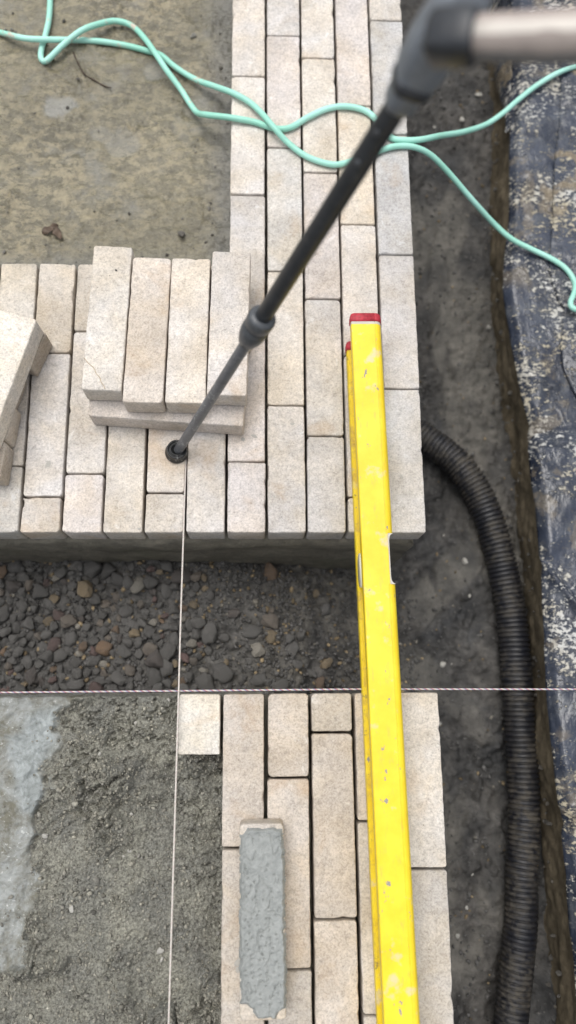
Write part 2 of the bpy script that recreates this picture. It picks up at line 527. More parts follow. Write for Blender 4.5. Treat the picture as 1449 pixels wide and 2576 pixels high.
YEL = yellow('yellow_paint', 0.65, False)
YELW = yellow('worn_yellow_paint', 0.655, True)


def tube_mat(name, col, dust):
    k = M(name, 0.42, 0.45); c = k.coord(False)
    n = k.noise(c, 60, 5, 0.7)
    cc = k.mix(k.ramp(n, (0.35, 0.0), (0.65, 1.0)), tuple(x * 0.8 for x in col), tuple(x * 1.25 for x in col))
    d = k.math('MULTIPLY', k.ramp(k.noise(k.scale(c, (1, 1, 0.6)), 110, 6, 0.75, 0.8), (0.55, 0.0), (0.68, 1.0)), dust)
    k.color(k.mix(d, cc, (0.42, 0.42, 0.41))); k.rough(k.mix(d, (0.4, 0.4, 0.4), (0.85, 0.85, 0.85)))
    k.bump(n, 0.2, 0.001)
    return k.m


TUBE_D = tube_mat('charcoal_tube', (0.021, 0.024, 0.029), 0.08)
TUBE_G = tube_mat('grey_tube', (0.10, 0.105, 0.114), 0.8)
COLLAR = tube_mat('grey_collar', (0.060, 0.066, 0.074), 0.12)
RUBBER = tube_mat('black_rubber', (0.012, 0.013, 0.014), 0.5)
HEADG = tube_mat('blue_grey_plastic', (0.135, 0.152, 0.175), 0.15)
GRIP_P = flat('pink_grey_grip', (0.34, 0.295, 0.27), 0.6, 60, 0.15)
GRIP_HL = flat('pale_grip_highlight', (0.62, 0.58, 0.53), 0.55, 60, 0.12)  # white highlight along the grip, given as a colour
GRIP_G = flat('grey_grip', (0.16, 0.16, 0.165), 0.6, 60, 0.2)
LEAF = flat('dead_leaf', (0.085, 0.060, 0.042), 0.6, 120, 0.45, 0.5)
TWIG = flat('dark_twig', (0.05, 0.035, 0.025), 0.7, 120, 0.4, 0.5)
VEIN = flat('pale_vein', (0.40, 0.33, 0.24), 0.7, 300, 0.3)
CHIPM = flat('white_chip', (0.36, 0.35, 0.32), 0.6, 200, 0.25, 0.4)


# ------------------------------------------------------------------ setting: ground and trench
gv = [(-30, -30, -0.42), (30, -30, -0.42), (30, 30, -0.42), (-30, 30, -0.42)]
tag(mesh_obj('ground', pydata('ground', gv, [(0, 1, 2, 3)], False), BANK), kind='structure')

UR, UPI = 0.2216, 0.0525          # upper paving: right edge, column pitch
LR, LPI = 0.2265, 0.05396         # lower paving
UF = 0.1945                        # front edge of the upper paving
LB = -0.0055                       # back edge of the lower paving
UL = UR - 5 * UPI                  # left edge of the upper leg
UBK = P(100, 661).y                # back edge of the upper row
TH = 0.036                         # thickness of the loose pavers
LTH = 0.046                        # laid pavers, deepened beyond the loose ones so the joints go dark

FZ = -0.295                        # floor of the right-hand trench
xs = np.arange(-0.62, 0.58, 0.0034); ys = np.arange(-0.72, 1.42, 0.0034)
X, Y = np.meshgrid(xs, ys)
base = FZ + 0.085 * (1 - sstep(-0.02, 0.20, X + 0.25 * (Y - 0.1)))
base += 0.05 * sstep(0.22, 0.21, X) * 0
z = base + 0.014 * fbm(X * 7, Y * 7, 3, 4) + 0.010 * (1 - np.abs(fbm(X * 13, Y * 6, 95, 3)) * 2.5)
w1, w2, wi = worley(X * 55, Y * 55, 8)
lump = np.clip(0.5 - w1, 0, 1)
w3, _, _ = worley(X * 150, Y * 150, 21)
rough_amt = 0.5 + 0.65 * sstep(-0.1, 0.25, fbm(X * 5, Y * 5, 33, 3))
clay = np.zeros_like(X)
smear = sstep(0.04, 0.20, fbm(X * 7.5, Y * 3.6, 61, 4)) * 0.85
clay = np.maximum(clay, smear)
# trodden clay plates lying on the floor (their outlines measured on the floor plane)
plates = [[(1000, 1630), (1025, 1600), (1110, 1680), (1190, 1765), (1245, 1865), (1205, 1880), (1165, 1830), (1090, 1760), (1010, 1790)],
          [(1090, 1430), (1150, 1350), (1215, 1400), (1215, 1430), (1120, 1530), (1095, 1510)],
          [(1005, 1520), (1075, 1440), (1095, 1490), (1120, 1530), (1060, 1590), (1000, 1560)],
          [(1080, 640), (1100, 560), (1125, 700), (1120, 960), (1090, 900), (1075, 760)]]
for i, pl in enumerate(plates):
    pw = [(P(px, py, FZ).x, P(px, py, FZ).y) for px, py in pl]
    d = sdf(X, Y, pw) + 0.004 * fbm(X * 30, Y * 30, 70 + i, 3)
    mk = sstep(-0.003, 0.004, d)
    z = z + mk * 0.0055; clay = np.maximum(clay, mk * (0.30 + 0.35 * sstep(-0.2, 0.2, fbm(X * 12, Y * 12, 88, 3)))); rough_amt = rough_amt * (1 - 0.75 * mk)
z += rough_amt * (0.016 * lump + 0.006 * np.clip(0.5 - w3, 0, 1)) + 0.004 * fbm(X * 40, Y * 40, 93, 3)
# earth crumbled down beside the drain at the foot of the bank
fb = [P(*q, FZ) for q in ((1240, 150), (1245, 640), (1270, 950), (1285, 1150), (1340, 1500), (1365, 1750), (1350, 1950), (1365, 2250), (1365, 2600))]
fx = np.interp(ys, [q.y for q in fb][::-1], [q.x for q in fb][::-1])[:, None]
z += 0.075 * sstep(-0.015, 0.06, X - fx + 0.02 * fbm(X * 14, Y * 14, 5, 3))
floor = mesh_obj('trench_floor', grid_mesh('trench_floor', X, Y, z, {'clay': clay, 'pale': sstep(0.10, -0.12, X + 0.10 * fbm(X * 9, Y * 9, 71, 3)) * sstep(-0.03, 0.0, Y)}), EARTH)
tag(floor, kind='structure')


def floor_z(x, y):
    j = int(np.clip((x - xs[0]) / 0.0034, 0, len(xs) - 1)); i = int(np.clip((y - ys[0]) / 0.0034, 0, len(ys) - 1))
    return float(z[i, j])


# stones ----------------------------------------------------------
def stone_mesh(name, seed, sub=2, amt=0.45):
    bm = bmesh.new(); bmesh.ops.create_icosphere(bm, subdivisions=sub, radius=1.0)
    r = random.Random(seed); off = Vector((r.random() * 50, r.random() * 50, r.random() * 50))
    sc = Vector((1.0, r.uniform(0.62, 0.95), r.uniform(0.45, 0.75)))
    cuts = [(Vector((r.gauss(0, 1), r.gauss(0, 1), r.gauss(0, 1))).normalized(), r.uniform(0.58, 0.86)) for _ in range(9)]
    for v in bm.verts:
        n0 = v.co.normalized(); p = n0 * (1 + amt * mnoise.noise(n0 * 1.3 + off) + 0.20 * mnoise.noise(n0 * 2.9 + off))
        for cn, cdist in cuts:
            e = p.dot(cn) - cdist
            if e > 0: p -= cn * e * 0.9
        v.co = Vector((p.x * sc.x, p.y * sc.y, p.z * sc.z))
    me = bpy.data.meshes.new(name); bm.to_mesh(me); bm.free()
    me.polygons.foreach_set('use_smooth', [True] * len(me.polygons))
    return me


STONES = [stone_mesh('pebble', 100 + i, 3) for i in range(14)]
for s_ in STONES: s_.materials.append(PEB)
PCOL = [(0.135, 0.131, 0.124)] * 16 + [(0.26, 0.15, 0.07), (0.34, 0.25, 0.13), (0.16, 0.08, 0.07), (0.40, 0.37, 0.31), (0.22, 0.18, 0.14), (0.09, 0.07, 0.062)]


CHIPS = []
for s_ in STONES[:6]:
    c_ = s_.copy(); c_.materials.clear(); c_.materials.append(CHIPM); CHIPS.append(c_)


def pebble(name, me, loc, size, colr, parent=None):
    o = bpy.data.objects.new(name, me); link(o, parent)
    o.location = loc; o.scale = (size, size, size)
    o.rotation_euler = (random.uniform(-0.5, 0.5), random.uniform(-0.5, 0.5), random.uniform(0, 6.28))
    f = random.uniform(0.75, 1.3); o.color = (colr[0] * f, colr[1] * f, colr[2] * f, 1)
    return o


placed = []
tries = 0
while len(placed) < 298 and tries < 12000:
    tries += 1
    x = random.uniform(-0.425, 0.11); y = random.uniform(-0.004, 0.183)
    pr = 1.0 if x < -0.14 else max(0.05, 1.0 - (x + 0.14) / 0.08)
    if x > -0.26 and y > 0.115: pr *= 0.45
    if random.random() > pr: continue
    r = random.choice((0.0065, 0.008, 0.0095, 0.011, 0.013, 0.0155)) * random.uniform(0.85, 1.15)
    if any((x - a) ** 2 + (y - b) ** 2 < ((r + q) * 0.66) ** 2 for a, b, q in placed): continue
    placed.append((x, y, r))
    pebble('pebble', random.choice(STONES), (x, y, floor_z(x, y) + r * 0.50), r, random.choice(PCOL), floor)


def grains(name, spots, mat, parent, colf, sub=1):
    """many small grains joined in one mesh"""
    protos = []
    for i in range(6):
        me = stone_mesh('g', 900 + i, sub, 0.35)
        protos.append((np.array([v.co[:] for v in me.vertices]), np.array([p.vertices[:] for p in me.polygons])))
        bpy.data.meshes.remove(me)
    V, F, C = [], [], []; n = 0
    for (x, y, zz, r) in spots:
        pv, pf = protos[random.randrange(6)]; a = random.uniform(0, 6.28); ca, sa = math.cos(a), math.sin(a)
        q = np.empty_like(pv); q[:, 0] = (pv[:, 0] * ca - pv[:, 1] * sa) * r + x; q[:, 1] = (pv[:, 0] * sa + pv[:, 1] * ca) * r + y
        q[:, 2] = pv[:, 2] * r * random.uniform(0.8, 1.3) + zz
        V.append(q); F.append(pf + n); n += len(pv); C.append(np.tile(np.array([*colf(), 1.0]), (len(pv), 1)))
    V = np.concatenate(V); F = np.concatenate(F); C = np.concatenate(C)
    me = bpy.data.meshes.new(name)
    me.vertices.add(len(V)); me.vertices.foreach_set('co', V.reshape(-1))
    me.loops.add(F.size); me.loops.foreach_set('vertex_index', F.reshape(-1).astype(np.int32))
    me.polygons.add(len(F)); me.polygons.foreach_set('loop_start', np.arange(0, F.size, 3, dtype=np.int32))
    me.polygons.foreach_set('use_smooth', np.ones(len(F), bool)); me.update(calc_edges=True)
    at = me.attributes.new('tone', 'FLOAT_COLOR', 'POINT'); at.data.foreach_set('color', C.reshape(-1).astype(np.float32))
    o = mesh_obj(name, me, mat, parent); o['kind'] = 'stuff'
    return o


def gcol():
    b = random.choice([(0.085, 0.083, 0.080)] * 20 + [(0.15, 0.115, 0.07), (0.23, 0.18, 0.11), (0.14, 0.13, 0.11)]); f = random.uniform(0.6, 1.35)
    return (b[0] * f, b[1] * f, b[2] * f)


sp = []
for _ in range(1500):
    x = random.uniform(-0.42, 0.06) if random.random() < 0.8 else random.uniform(0, 0.2); y = random.uniform(-0.02, 0.20); r = random.uniform(0.0026, 0.0052)
    sp.append((x, y, floor_z(x, y) + r * 0.5, r))
for _ in range(600):
    x = random.uniform(0.20, 0.46); y = random.uniform(-0.5, 1.2); r = random.uniform(0.002, 0.005)
    sp.append((x, y, floor_z(x, y) + r * 0.2, r))
for _ in range(4200):
    x = random.uniform(-0.42, 0.26); y = random.uniform(-0.02, 0.20); r = abs(random.gauss(0, 0.0017)) + 0.0012
    sp.append((x, y, floor_z(x, y) + r * 0.3, r))
for _ in range(2600):
    x = random.uniform(0.20, 0.47); y = random.uniform(-0.5, 1.2); r = abs(random.gauss(0, 0.0014)) + 0.0009
    sp.append((x, y, floor_z(x, y) + r * 0.3, r))
grains('gravel', sp, GRAIN, floor, gcol)
for (px, py, r) in ((1170, 1412, .007), (1122, 1343, .003), (1247, 1408, .003), (1115, 1672, .0062), (1140, 1672, .003), (1106, 1822, .004), (1075, 1812, .003),
                    (1185, 2198, .0032), (1153, 2357, .0042), (1175, 2285, .003), (1180, 1500, .003), (1160, 310, .006), (1205, 240, .007), (1093, 325, .004), (1225, 830, .005), (1290, 720, .004)):
    q = P(px, py, FZ + 0.01)
    o = pebble('stone_chip', random.choice(CHIPS), (q.x, q.y, floor_z(q.x, q.y) + r * 0.4), r, (0.5, 0.49, 0.46), floor)

# ------------------------------------------------------------------ setting: screed pad, mortar bed
PADZ = -TH - 0.002
xs2 = np.concatenate([np.linspace(-3.2, -0.62, 40), np.arange(-0.615, UL + 0.008, 0.0032)])
ys2 = np.concatenate([np.arange(UBK - 0.008, 1.22, 0.0032), np.linspace(1.25, 4.0, 40)])
X2, Y2 = np.meshgrid(xs2, ys2)
edge = np.minimum(UL - X2, Y2 - UBK) + 0.012 * fbm(X2 * 18, Y2 * 18, 4, 3)
wet = np.clip(1 - sstep(0.004, 0.055, edge), 0, 1)
z2 = PADZ + 0.0035 * fbm(X2 * 9, Y2 * 9, 14, 4) + 0.0040 * fbm(X2 * 45, Y2 * 60, 19, 4, 0.6)
a1, _, _ = worley(X2 * 95, Y2 * 95, 3)
z2 += np.clip(0.30 - a1, 0, 1) * 0.016 * (sstep(0.02, 0.28, fbm(X2 * 10, Y2 * 10, 41, 3)) + 0.8 * wet)
patch = np.zeros_like(X2)
for (px, py, rr, am) in ((150, 268, 0.026, 0.8), (305, 355, 0.03, 0.35), (500, 280, 0.03, 0.3), (395, 180, 0.022, 0.4), (250, 330, 0.02, 0.3)):
    q = P(px, py, PADZ); d = np.hypot((X2 - q.x), (Y2 - q.y) * 1.1) + 0.012 * fbm(X2 * 60, Y2 * 60, int(px), 4)
    mk = 1 - sstep(rr * 0.7, rr, d); patch = np.maximum(patch, mk * am); z2 -= 0.0025 * mk
for (px, py, rr, am) in ((325, 325, 0.018, 1.0), (215, 195, 0.026, 0.8), (260, 575, 0.03, 0.5), (20, 510, 0.03, 0.9), (70, 560, 0.03, 0.6), (535, 70, 0.022, 1.0), (550, 110, 0.02, 1.0), (395, 545, 0.02, 0.7)):
    q = P(px, py, PADZ); d = np.hypot(X2 - q.x, Y2 - q.y) + 0.01 * fbm(X2 * 70, Y2 * 70, int(py), 3)
    z2 += (1 - sstep(rr * 0.3, rr, d)) * (np.abs(fbm(X2 * 120, Y2 * 120, 91, 3)) * 0.016 * am - 0.002)
pad = mesh_obj('screed_pad', grid_mesh('screed_pad', X2, Y2, z2, {'wet': wet, 'patch': patch}), SCREED)
tag(pad, kind='structure')


def pad_z(x, y):
    j = int(np.clip(np.searchsorted(xs2, x), 0, len(xs2) - 1)); i = int(np.clip(np.searchsorted(ys2, y), 0, len(ys2) - 1))
    return float(z2[i, j])


for _ in range(95):
    if random.random() < 0.6:
        if random.random() < 0.55: x, y = UL - abs(random.gauss(0, 0.022)) - 0.004, random.uniform(UBK, 1.0)
        else: x, y = random.uniform(-0.45, UL), UBK + abs(random.gauss(0, 0.05)) + 0.004
    else: x, y = random.uniform(-0.5, UL - 0.01), random.uniform(UBK + 0.01, 1.05)
    r = random.choice((0.0012, 0.0016, 0.002, 0.003)) * random.uniform(0.8, 1.2)
    pebble('pebble', random.choice(STONES), (x, y, pad_z(x, y) + r * 0.4), r, random.choice([(0.10, 0.085, 0.06), (0.075, 0.065, 0.05), (0.13, 0.115, 0.085), (0.34, 0.32, 0.28)]), pad)

# mortar bed, lower left
BEDZ = -0.040
xs3 = np.concatenate([np.linspace(-2.5, -0.52, 30), np.arange(-0.515, LR - 4.6 * LPI + 0.03, 0.0014)])
ys3 = np.concatenate([np.linspace(-2.5, -0.60, 30), np.arange(-0.597, LB + 0.0015, 0.0014)])
X3, Y3 = np.meshgrid(xs3, ys3)
bl = [(235, 1738), (170, 1770), (132, 1790), (138, 1880), (108, 1935), (132, 1985), (90, 2050), (112, 2100), (82, 2180), (98, 2290), (75, 2360), (66, 2430), (-30, 2470), (-600, 2480), (-600, 1700), (235, 1700)]
pw = [(P(a, b, BEDZ).x, P(a, b, BEDZ).y) for a, b in bl]
d = sdf(X3, Y3, pw) + 0.020 * fbm(X3 * 26, Y3 * 26, 7, 4) + 0.007 * fbm(X3 * 140, Y3 * 140, 8, 3)
wet3 = sstep(-0.004, 0.005, d)
pp = [(150, 1800), (138, 1780), (90, 1785), (15, 1850), (15, 1900), (55, 2050), (95, 2050), (130, 1990), (105, 1935), (135, 1880)]
pw = [(P(a, b, BEDZ).x, P(a, b, BEDZ).y) for a, b in pp]
patch3 = sstep(-0.006, 0.008, sdf(X3, Y3, pw) + 0.012 * fbm(X3 * 40, Y3 * 40, 77, 4))
q0 = P(205, 2210, BEDZ)
rad = np.hypot(X3 - q0.x, Y3 - q0.y)
dry = -0.026 + 0.012 * fbm(X3 * 11, Y3 * 11, 2, 3)
def dome(f1, r): return np.sqrt(np.clip(1 - (f1 / r) ** 2, 0, 1))
wx, wy = 0.5 * fbm(X3 * 60, Y3 * 60, 1, 2), 0.5 * fbm(X3 * 60, Y3 * 60, 9, 2)
c1, c2, ci = worley(X3 * 52 + wx, Y3 * 52 + wy, 5)
e1, e2, ei = worley(X3 * 125 + wx, Y3 * 125 + wy, 25)
g1, _, gi = worley(X3 * 270, Y3 * 270, 29)
cr = sstep(-0.22, 0.10, fbm(X3 * 10, Y3 * 10, 55, 4))
def billow(sx, sy, sd): return np.abs(vn(X3 * sx + 1.2 * wx, Y3 * sy + 1.2 * wy, sd)) * 2
def crease(b): return np.minimum(b / 0.34, 1.0) ** 0.55
bil = 0.0110 * crease(billow(26, 40, 401)) + 0.0070 * crease(billow(70, 85, 402)) + 0.0042 * crease(billow(150, 170, 403))
dry += (0.12 + 0.88 * cr) * bil * 2.1 + 0.010 * (1 - cr) + 0.0026 * dome(g1, 0.62) * (0.4 + gi)
dry -= 0.009 * sstep(0.80, 0.97, 1 - np.abs(fbm(X3 * 34, Y3 * 48, 66, 4, 0.65)) * 2.4) * sstep(-0.1, 0.15, fbm(X3 * 6, Y3 * 6, 12, 2))
# trowel drags fan round the mound
ring = np.sin(rad * 380 + 16 * fbm(X3 * 12, Y3 * 12, 15, 4)); drag = np.exp(-((rad - 0.085) / 0.04) ** 2) * sstep(0.0, 0.06, Y3 - q0.y) * sstep(-0.15, 0.1, fbm(X3 * 17, Y3 * 17, 23, 2))
dry += 0.0045 * drag * np.clip(ring, -1, 0.2)
dry += 0.010 * np.exp(-(rad / 0.07) ** 2) - 0.012 * sstep(0.03, 0.0, np.abs(X3 - (LR - 5.06 * LPI)))
wetz = -0.004 + 0.0060 * fbm(X3 * 55, Y3 * 55, 45, 4, 0.6) + 0.004 * fbm(X3 * 14, Y3 * 14, 46, 2) + 0.0014 * fbm(X3 * 210, Y3 * 210, 49, 2)
z3 = BEDZ + dry * (1 - wet3) + wetz * wet3
# the bed falls away at its far edge into the trench
z3 -= 0.035 * sstep(LB - 0.006, LB + 0.001, Y3) ** 2
bed = mesh_obj('mortar_bed', grid_mesh('mortar_bed', X3, Y3, z3, {'wet': wet3, 'patch': patch3}), MORTAR)
tag(bed, kind='structure')


def bed_z(x, y):
    j = int(np.clip(np.searchsorted(xs3, x), 0, len(xs3) - 1)); i = int(np.clip(np.searchsorted(ys3, y), 0, len(ys3) - 1))
    return float(z3[i, j]), float(wet3[i, j])


sp = []
while len(sp) < 24000:
    x = random.uniform(-0.36, -0.03); y = random.uniform(-0.56, LB - 0.01)
    j_ = int(np.clip(np.searchsorted(xs3, x), 0, len(xs3) - 1)); i_ = int(np.clip(np.searchsorted(ys3, y), 0, len(ys3) - 1))
    if random.random() < wet3[i_, j_] * 0.98 or random.random() > 0.25 + 0.75 * cr[i_, j_]: continue
    r = 0.0006 + abs(random.gauss(0, 0.0014)) * random.random() ** 0.7; sp.append((x, y, float(z3[i_, j_]) + r * random.uniform(0.2, 0.9), r))
def ccol():
    f = random.uniform(0.6, 1.5); return (f, f, f)
grains('mortar_crumbs', sp, CRUMB, bed, ccol)
for (px, py, r) in ((180, 2112 + 175, .0045), (110, 2105, .0045), (338, 1820, .003), (495 * .5 + 80, 2050, .0028), (400, 2400, .005), (405, 2420, .0035), (325, 2140, .003), (255, 1895, .0022), (210, 1955, .0022), (310, 2155, .002), (425, 1760, .003)):
    q = P(px, py, BEDZ); pebble('stone_chip', random.choice(CHIPS), (q.x, q.y, bed_z(q.x, q.y)[0] + r * 0.4), r, (0.55, 0.53, 0.46), bed)


# ------------------------------------------------------------------ pavings: a concrete footing each, every paver its own piece
def slab(name, polys, ztop, zbot, mat):
    """prisms of measured outlines with roughened sides, joined as one footing"""
    V, F = [], []
    for poly in polys:
        ring = []
        n = len(poly)
        for i in range(n):
            a, b = Vector(poly[i]), Vector(poly[(i + 1) % n]); L = (b - a).length; k2 = max(1, int(L / 0.008))
            nrm = Vector(((b - a).y, -(b - a).x)).normalized()
            for j in range(k2): ring.append((a.lerp(b, j / k2), nrm))
        zs = np.linspace(ztop, zbot, 22); m0 = len(V); R_ = len(ring)
        for zi, zz in enumerate(zs):
            for (p, nr) in ring:
                e = 0.0045 * mnoise.noise(Vector((p.x * 28, p.y * 28, zz * 60))) + 0.002 * mnoise.noise(Vector((p.x * 110, p.y * 110, zz * 160)))
                e -= 0.004 if zi == 0 else 0
                t = (ztop - zz) / (ztop - zbot); e -= 0.004 * math.exp(-((t - 0.22) / 0.05) ** 2)
                V.append((p.x + nr.x * e, p.y + nr.y * e, zz))
        for r_ in range(len(zs) - 1):
            for c_ in range(R_):
                c2_ = (c_ + 1) % R_
                F.append((m0 + r_ * R_ + c_, m0 + (r_ + 1) * R_ + c_, m0 + (r_ + 1) * R_ + c2_, m0 + r_ * R_ + c2_))
        F.append(tuple(range(m0, m0 + R_)))
    return mesh_obj(name, pydata(name, V, F), mat)


def paver_mesh(w, l, t, seed, rough=1.0):
    r = random.Random(seed)
    rad = r.uniform(0.0022, 0.0042)
    hw, hl = w / 2, l / 2
    pts = []                                     # outline, counter-clockwise, with outward normals
    def edge(a, b, nrm, n):
        for j in range(n):
            s_ = (j + 0.5) / n; pts.append((a.lerp(b, s_), nrm))
    cs = [(hw - rad, -hl + rad, -90), (hw - rad, hl - rad, 0), (-hw + rad, hl - rad, 90), (-hw + rad, -hl + rad, 180)]
    ne = [max(3, int(l / 0.0055)), max(3, int(w / 0.0055))]
    for i, (cx, cy, a0) in enumerate(cs):
        rr = rad * r.uniform(0.7, 1.5); rr = min(rr, rad * 1.5)
        ox = math.copysign(hw - rr, cx); oy = math.copysign(hl - rr, cy)
        for j in range(5):
            a = math.radians(a0 + 90 * j / 4); n_ = Vector((math.cos(a), math.sin(a)))
            pts.append((Vector((ox, oy)) + n_ * rr, n_))
        nx_ = cs[(i + 1) % 4]; a = math.radians(a0 + 90); nrm = Vector((math.cos(a), math.sin(a)))
        p1 = pts[-1][0]; p2 = Vector((math.copysign(hw, nx_[0]), math.copysign(hl, nx_[1])))
        t1 = p2 - Vector((abs(nrm.y) * math.copysign(rad, nx_[0]), abs(nrm.x) * math.copysign(rad, nx_[1])))
        edge(p1, t1, nrm, ne[i % 2])
    N = len(pts)
    off = Vector((r.random() * 90, r.random() * 90, r.random() * 90))
    chip = [0.0] * N
    for _ in range(r.randint(0, 4)):
        c0 = r.randrange(N); wd = r.uniform(0.5, 1.3); am = r.uniform(0.0005, 0.0028)
        for i in range(N):
            dd = min(abs(i - c0), N - abs(i - c0)); chip[i] += am * math.exp(-(dd / wd) ** 2)
    rings = [(-t, 0.0010, 0), (-t + 0.002, 0.0, 0), (-0.0065, 0.0, 0.25), (-0.0018, 0.0002, 0.7), (-0.0005, 0.0006, 1.0), (0.0, 0.0015, 1.2)]
    V, F = [], []
    for zi, (zz, ins, ck) in enumerate(rings):
        for i, (p, n_) in enumerate(pts):
            j = 0.0006 * rough * mnoise.noise(Vector((p.x * 140, p.y * 140, zi * 0.35)) + off) + 0.0004 * rough * mnoise.noise(Vector((p.x * 40, p.y * 40, 0)) + off)
            e = -ins + j - chip[i] * ck
            V.append((p.x + n_.x * e, p.y + n_.y * e, zz + (0.0005 * mnoise.noise(Vector((p.x * 90, p.y * 90, 3)) + off) if zi == 5 else 0)))
    nr = len(rings)
    for k_ in range(nr - 1):
        for i in range(N):
            i2 = (i + 1) % N
            F.append((k_ * N + i, k_ * N + i2, (k_ + 1) * N + i2, (k_ + 1) * N + i))
    F.append(tuple(range((nr - 1) * N, nr * N))); F.append(tuple(range(N - 1, -1, -1)))
    me = pydata('paver', V, F)
    me.polygons[len(F) - 2].use_smooth = False; me.polygons[len(F) - 1].use_smooth = False
    me.materials.append(LIME)
    return me


TINTS = [(1.0, 0.985, 0.97), (1.03, 1.0, 0.955), (0.98, 0.975, 0.985), (1.0, 0.97, 0.94), (1.04, 0.985, 0.90), (0.97, 0.97, 0.96), (1.02, 0.985, 0.985)]
GREY = [(0.98, 1.0, 1.04), (1.0, 1.01, 1.03), (0.95, 0.97, 1.0)]
WARM = [(0.95, 0.91, 0.86), (0.92, 0.885, 0.845), (0.94, 0.885, 0.825), (0.97, 0.935, 0.885)]
TAN = [(0.93, 0.89, 0.83), (0.95, 0.92, 0.86), (0.90, 0.87, 0.82)]
pseed = [0]


def lay(parent, xc, y0, y1, w, pal, gap=0.0018):
    pseed[0] += 1; r = random.Random(pseed[0] * 31)
    me = paver_mesh(w, (y1 - y0) - gap, LTH, pseed[0] * 13 + 5)
    o = link(bpy.data.objects.new('paver', me), parent)
    o.location = (xc + r.uniform(-0.0004, 0.0004), (y0 + y1) / 2, r.uniform(-0.0008, 0.0008))
    o.rotation_euler = (r.uniform(-0.003, 0.003), r.uniform(-0.006, 0.006), r.uniform(-0.003, 0.003))
    t = pal[r.randrange(len(pal))]; f = r.uniform(0.88, 1.08)
    o.color = (t[0] * f, t[1] * f, t[2] * f, 1)
    return o


up = slab('paving', [[(-1.2, UF - 0.004), (UR - 0.006, UF - 0.004), (UR - 0.006, 2.4), (UL + 0.006, 2.4), (UL + 0.006, UBK - 0.006), (-1.2, UBK - 0.006)]], -LTH, -0.40, CONC)
tag(up, 'L-shaped footing topped with pale limestone pavers, far side of the trench', kind='structure')


def yy(py, px=700): return P(px, py).y


def column(parent, xc, w, joints, y_lo, y_hi, pal):
    """joints: measured joint positions (world y) from near to far; beyond them whole pavers follow"""
    js = [y_lo] + [j for j in joints if j > y_lo + 0.01]
    while js[-1] < y_hi - 0.21: js.append(js[-1] + 0.2015)
    if y_hi - js[-1] < 0.03: js[-1] = y_hi
    else: js.append(y_hi)
    for a_, b_ in zip(js[:-1], js[1:]): lay(parent, xc, a_, b_, w, TAN if xc < UL and a_ > 0.33 else pal)


upj = {0: (978, 641, 339), 1: (1251, 894, 565, 267), 2: (1097, 752, 434, 147), 3: (1020, 683, 372, 90), 4: (1162, 815, 490, 193)}
for ci_, js in upj.items():
    xc = UR - (ci_ + 0.5) * UPI; px = 1020 - ci_ * 92
    column(up, xc, UPI - 0.0031, [yy(j, px) for j in js], UF, 2.3, GREY + TINTS[:3] if ci_ == 0 else TINTS)
rowj = {5: (985,), 6: (1240, 905), 7: (1010, 700), 8: (1192, 834), 9: (1250, 888), 10: (1172, 828), 11: (1090, 760), 12: (1225, 870), 13: (1150, 810)}
for ci_, js in rowj.items():
    xc = UR - (ci_ + 0.5) * UPI; px = max(20, 1020 - ci_ * 98)
    column(up, xc, UPI - 0.0031, [yy(j, px) for j in js], UF, UBK, TINTS)

low = slab('paving', [[(LR - 6.0 * LPI + 0.008, -0.10), (LR - 5.0 * LPI + 0.008, -0.10), (LR - 5.0 * LPI + 0.008, -1.6), (LR - 0.006, -1.6), (LR - 0.006, LB - 0.006), (LR - 6.0 * LPI + 0.008, LB - 0.006)]], -LTH, -0.40, CONC)
tag(low, 'near footing topped with warm limestone pavers below the horizontal string', kind='structure')
for ci_, js in {0: (2187,), 1: (2067, 2555), 2: (1843, 2314), 3: (1958, 2440), 4: (2134, 2640)}.items():
    xc = LR - (ci_ + 0.5) * LPI; px = 1050 - ci_ * 110
    ys_ = [LB] + [yy(j, px) for j in js]
    while ys_[-1] > -1.35: ys_.append(ys_[-1] - 0.2025)
    for a_, b_ in zip(ys_[1:], ys_[:-1]): lay(low, xc, a_, b_, LPI - 0.0042, WARM if ci_ else [(0.93, 0.92, 0.91), (0.97, 0.95, 0.92)], 0.0026)
lay(low, LR - 5.5 * LPI, yy(1901, 505), LB, LPI - 0.0035, [(1.04, 1.03, 0.98)])

# ------------------------------------------------------------------ clay bank and navy sheeting on the right
SZ = -0.15
EDGE = [(1232, -260), (1262, -120), (1290, 0), (1294, 159), (1290, 290), (1287, 376), (1286, 540), (1274, 629), (1270, 718), (1277, 767), (1291, 850), (1306, 933), (1338, 1064), (1332, 1103), (1341, 1183), (1353, 1272), (1365, 1406), (1371, 1481), (1376, 1614), (1382, 1736), (1392, 1857), (1412, 2031), (1425, 2072), (1420, 2100), (1429, 2200), (1441, 2343), (1451, 2420), (1470, 2640), (1500, 2900)]
epts = [P(a, b, SZ) for a, b in EDGE]
ey = np.array([q.y for q in epts])[::-1]; ex = np.array([q.x for q in epts])[::-1]
ysb = np.arange(ey[0], ey[-1], 0.004)
et = np.interp(ysb, ey, ex)
FOOT = [(1225, -260), (1228, 0), (1240, 400), (1233, 640), (1255, 800), (1268, 950), (1282, 1100), (1310, 1250), (1330, 1400), (1345, 1550), (1358, 1700), (1352, 1850), (1362, 2000), (1378, 2200), (1388, 2400), (1400, 2640), (1420, 2900)]
fpts = [P(a, b, FZ + 0.03) for a, b in FOOT]
ef = np.interp(ysb, np.array([q.y for q in fpts])[::-1], np.array([q.x for q in fpts])[::-1])
tt = np.linspace(0, 1, 34)
TT, YB = np.meshgrid(tt, ysb)
XT = np.repeat(et[:, None], 34, 1); XF = np.repeat(ef[:, None], 34, 1)
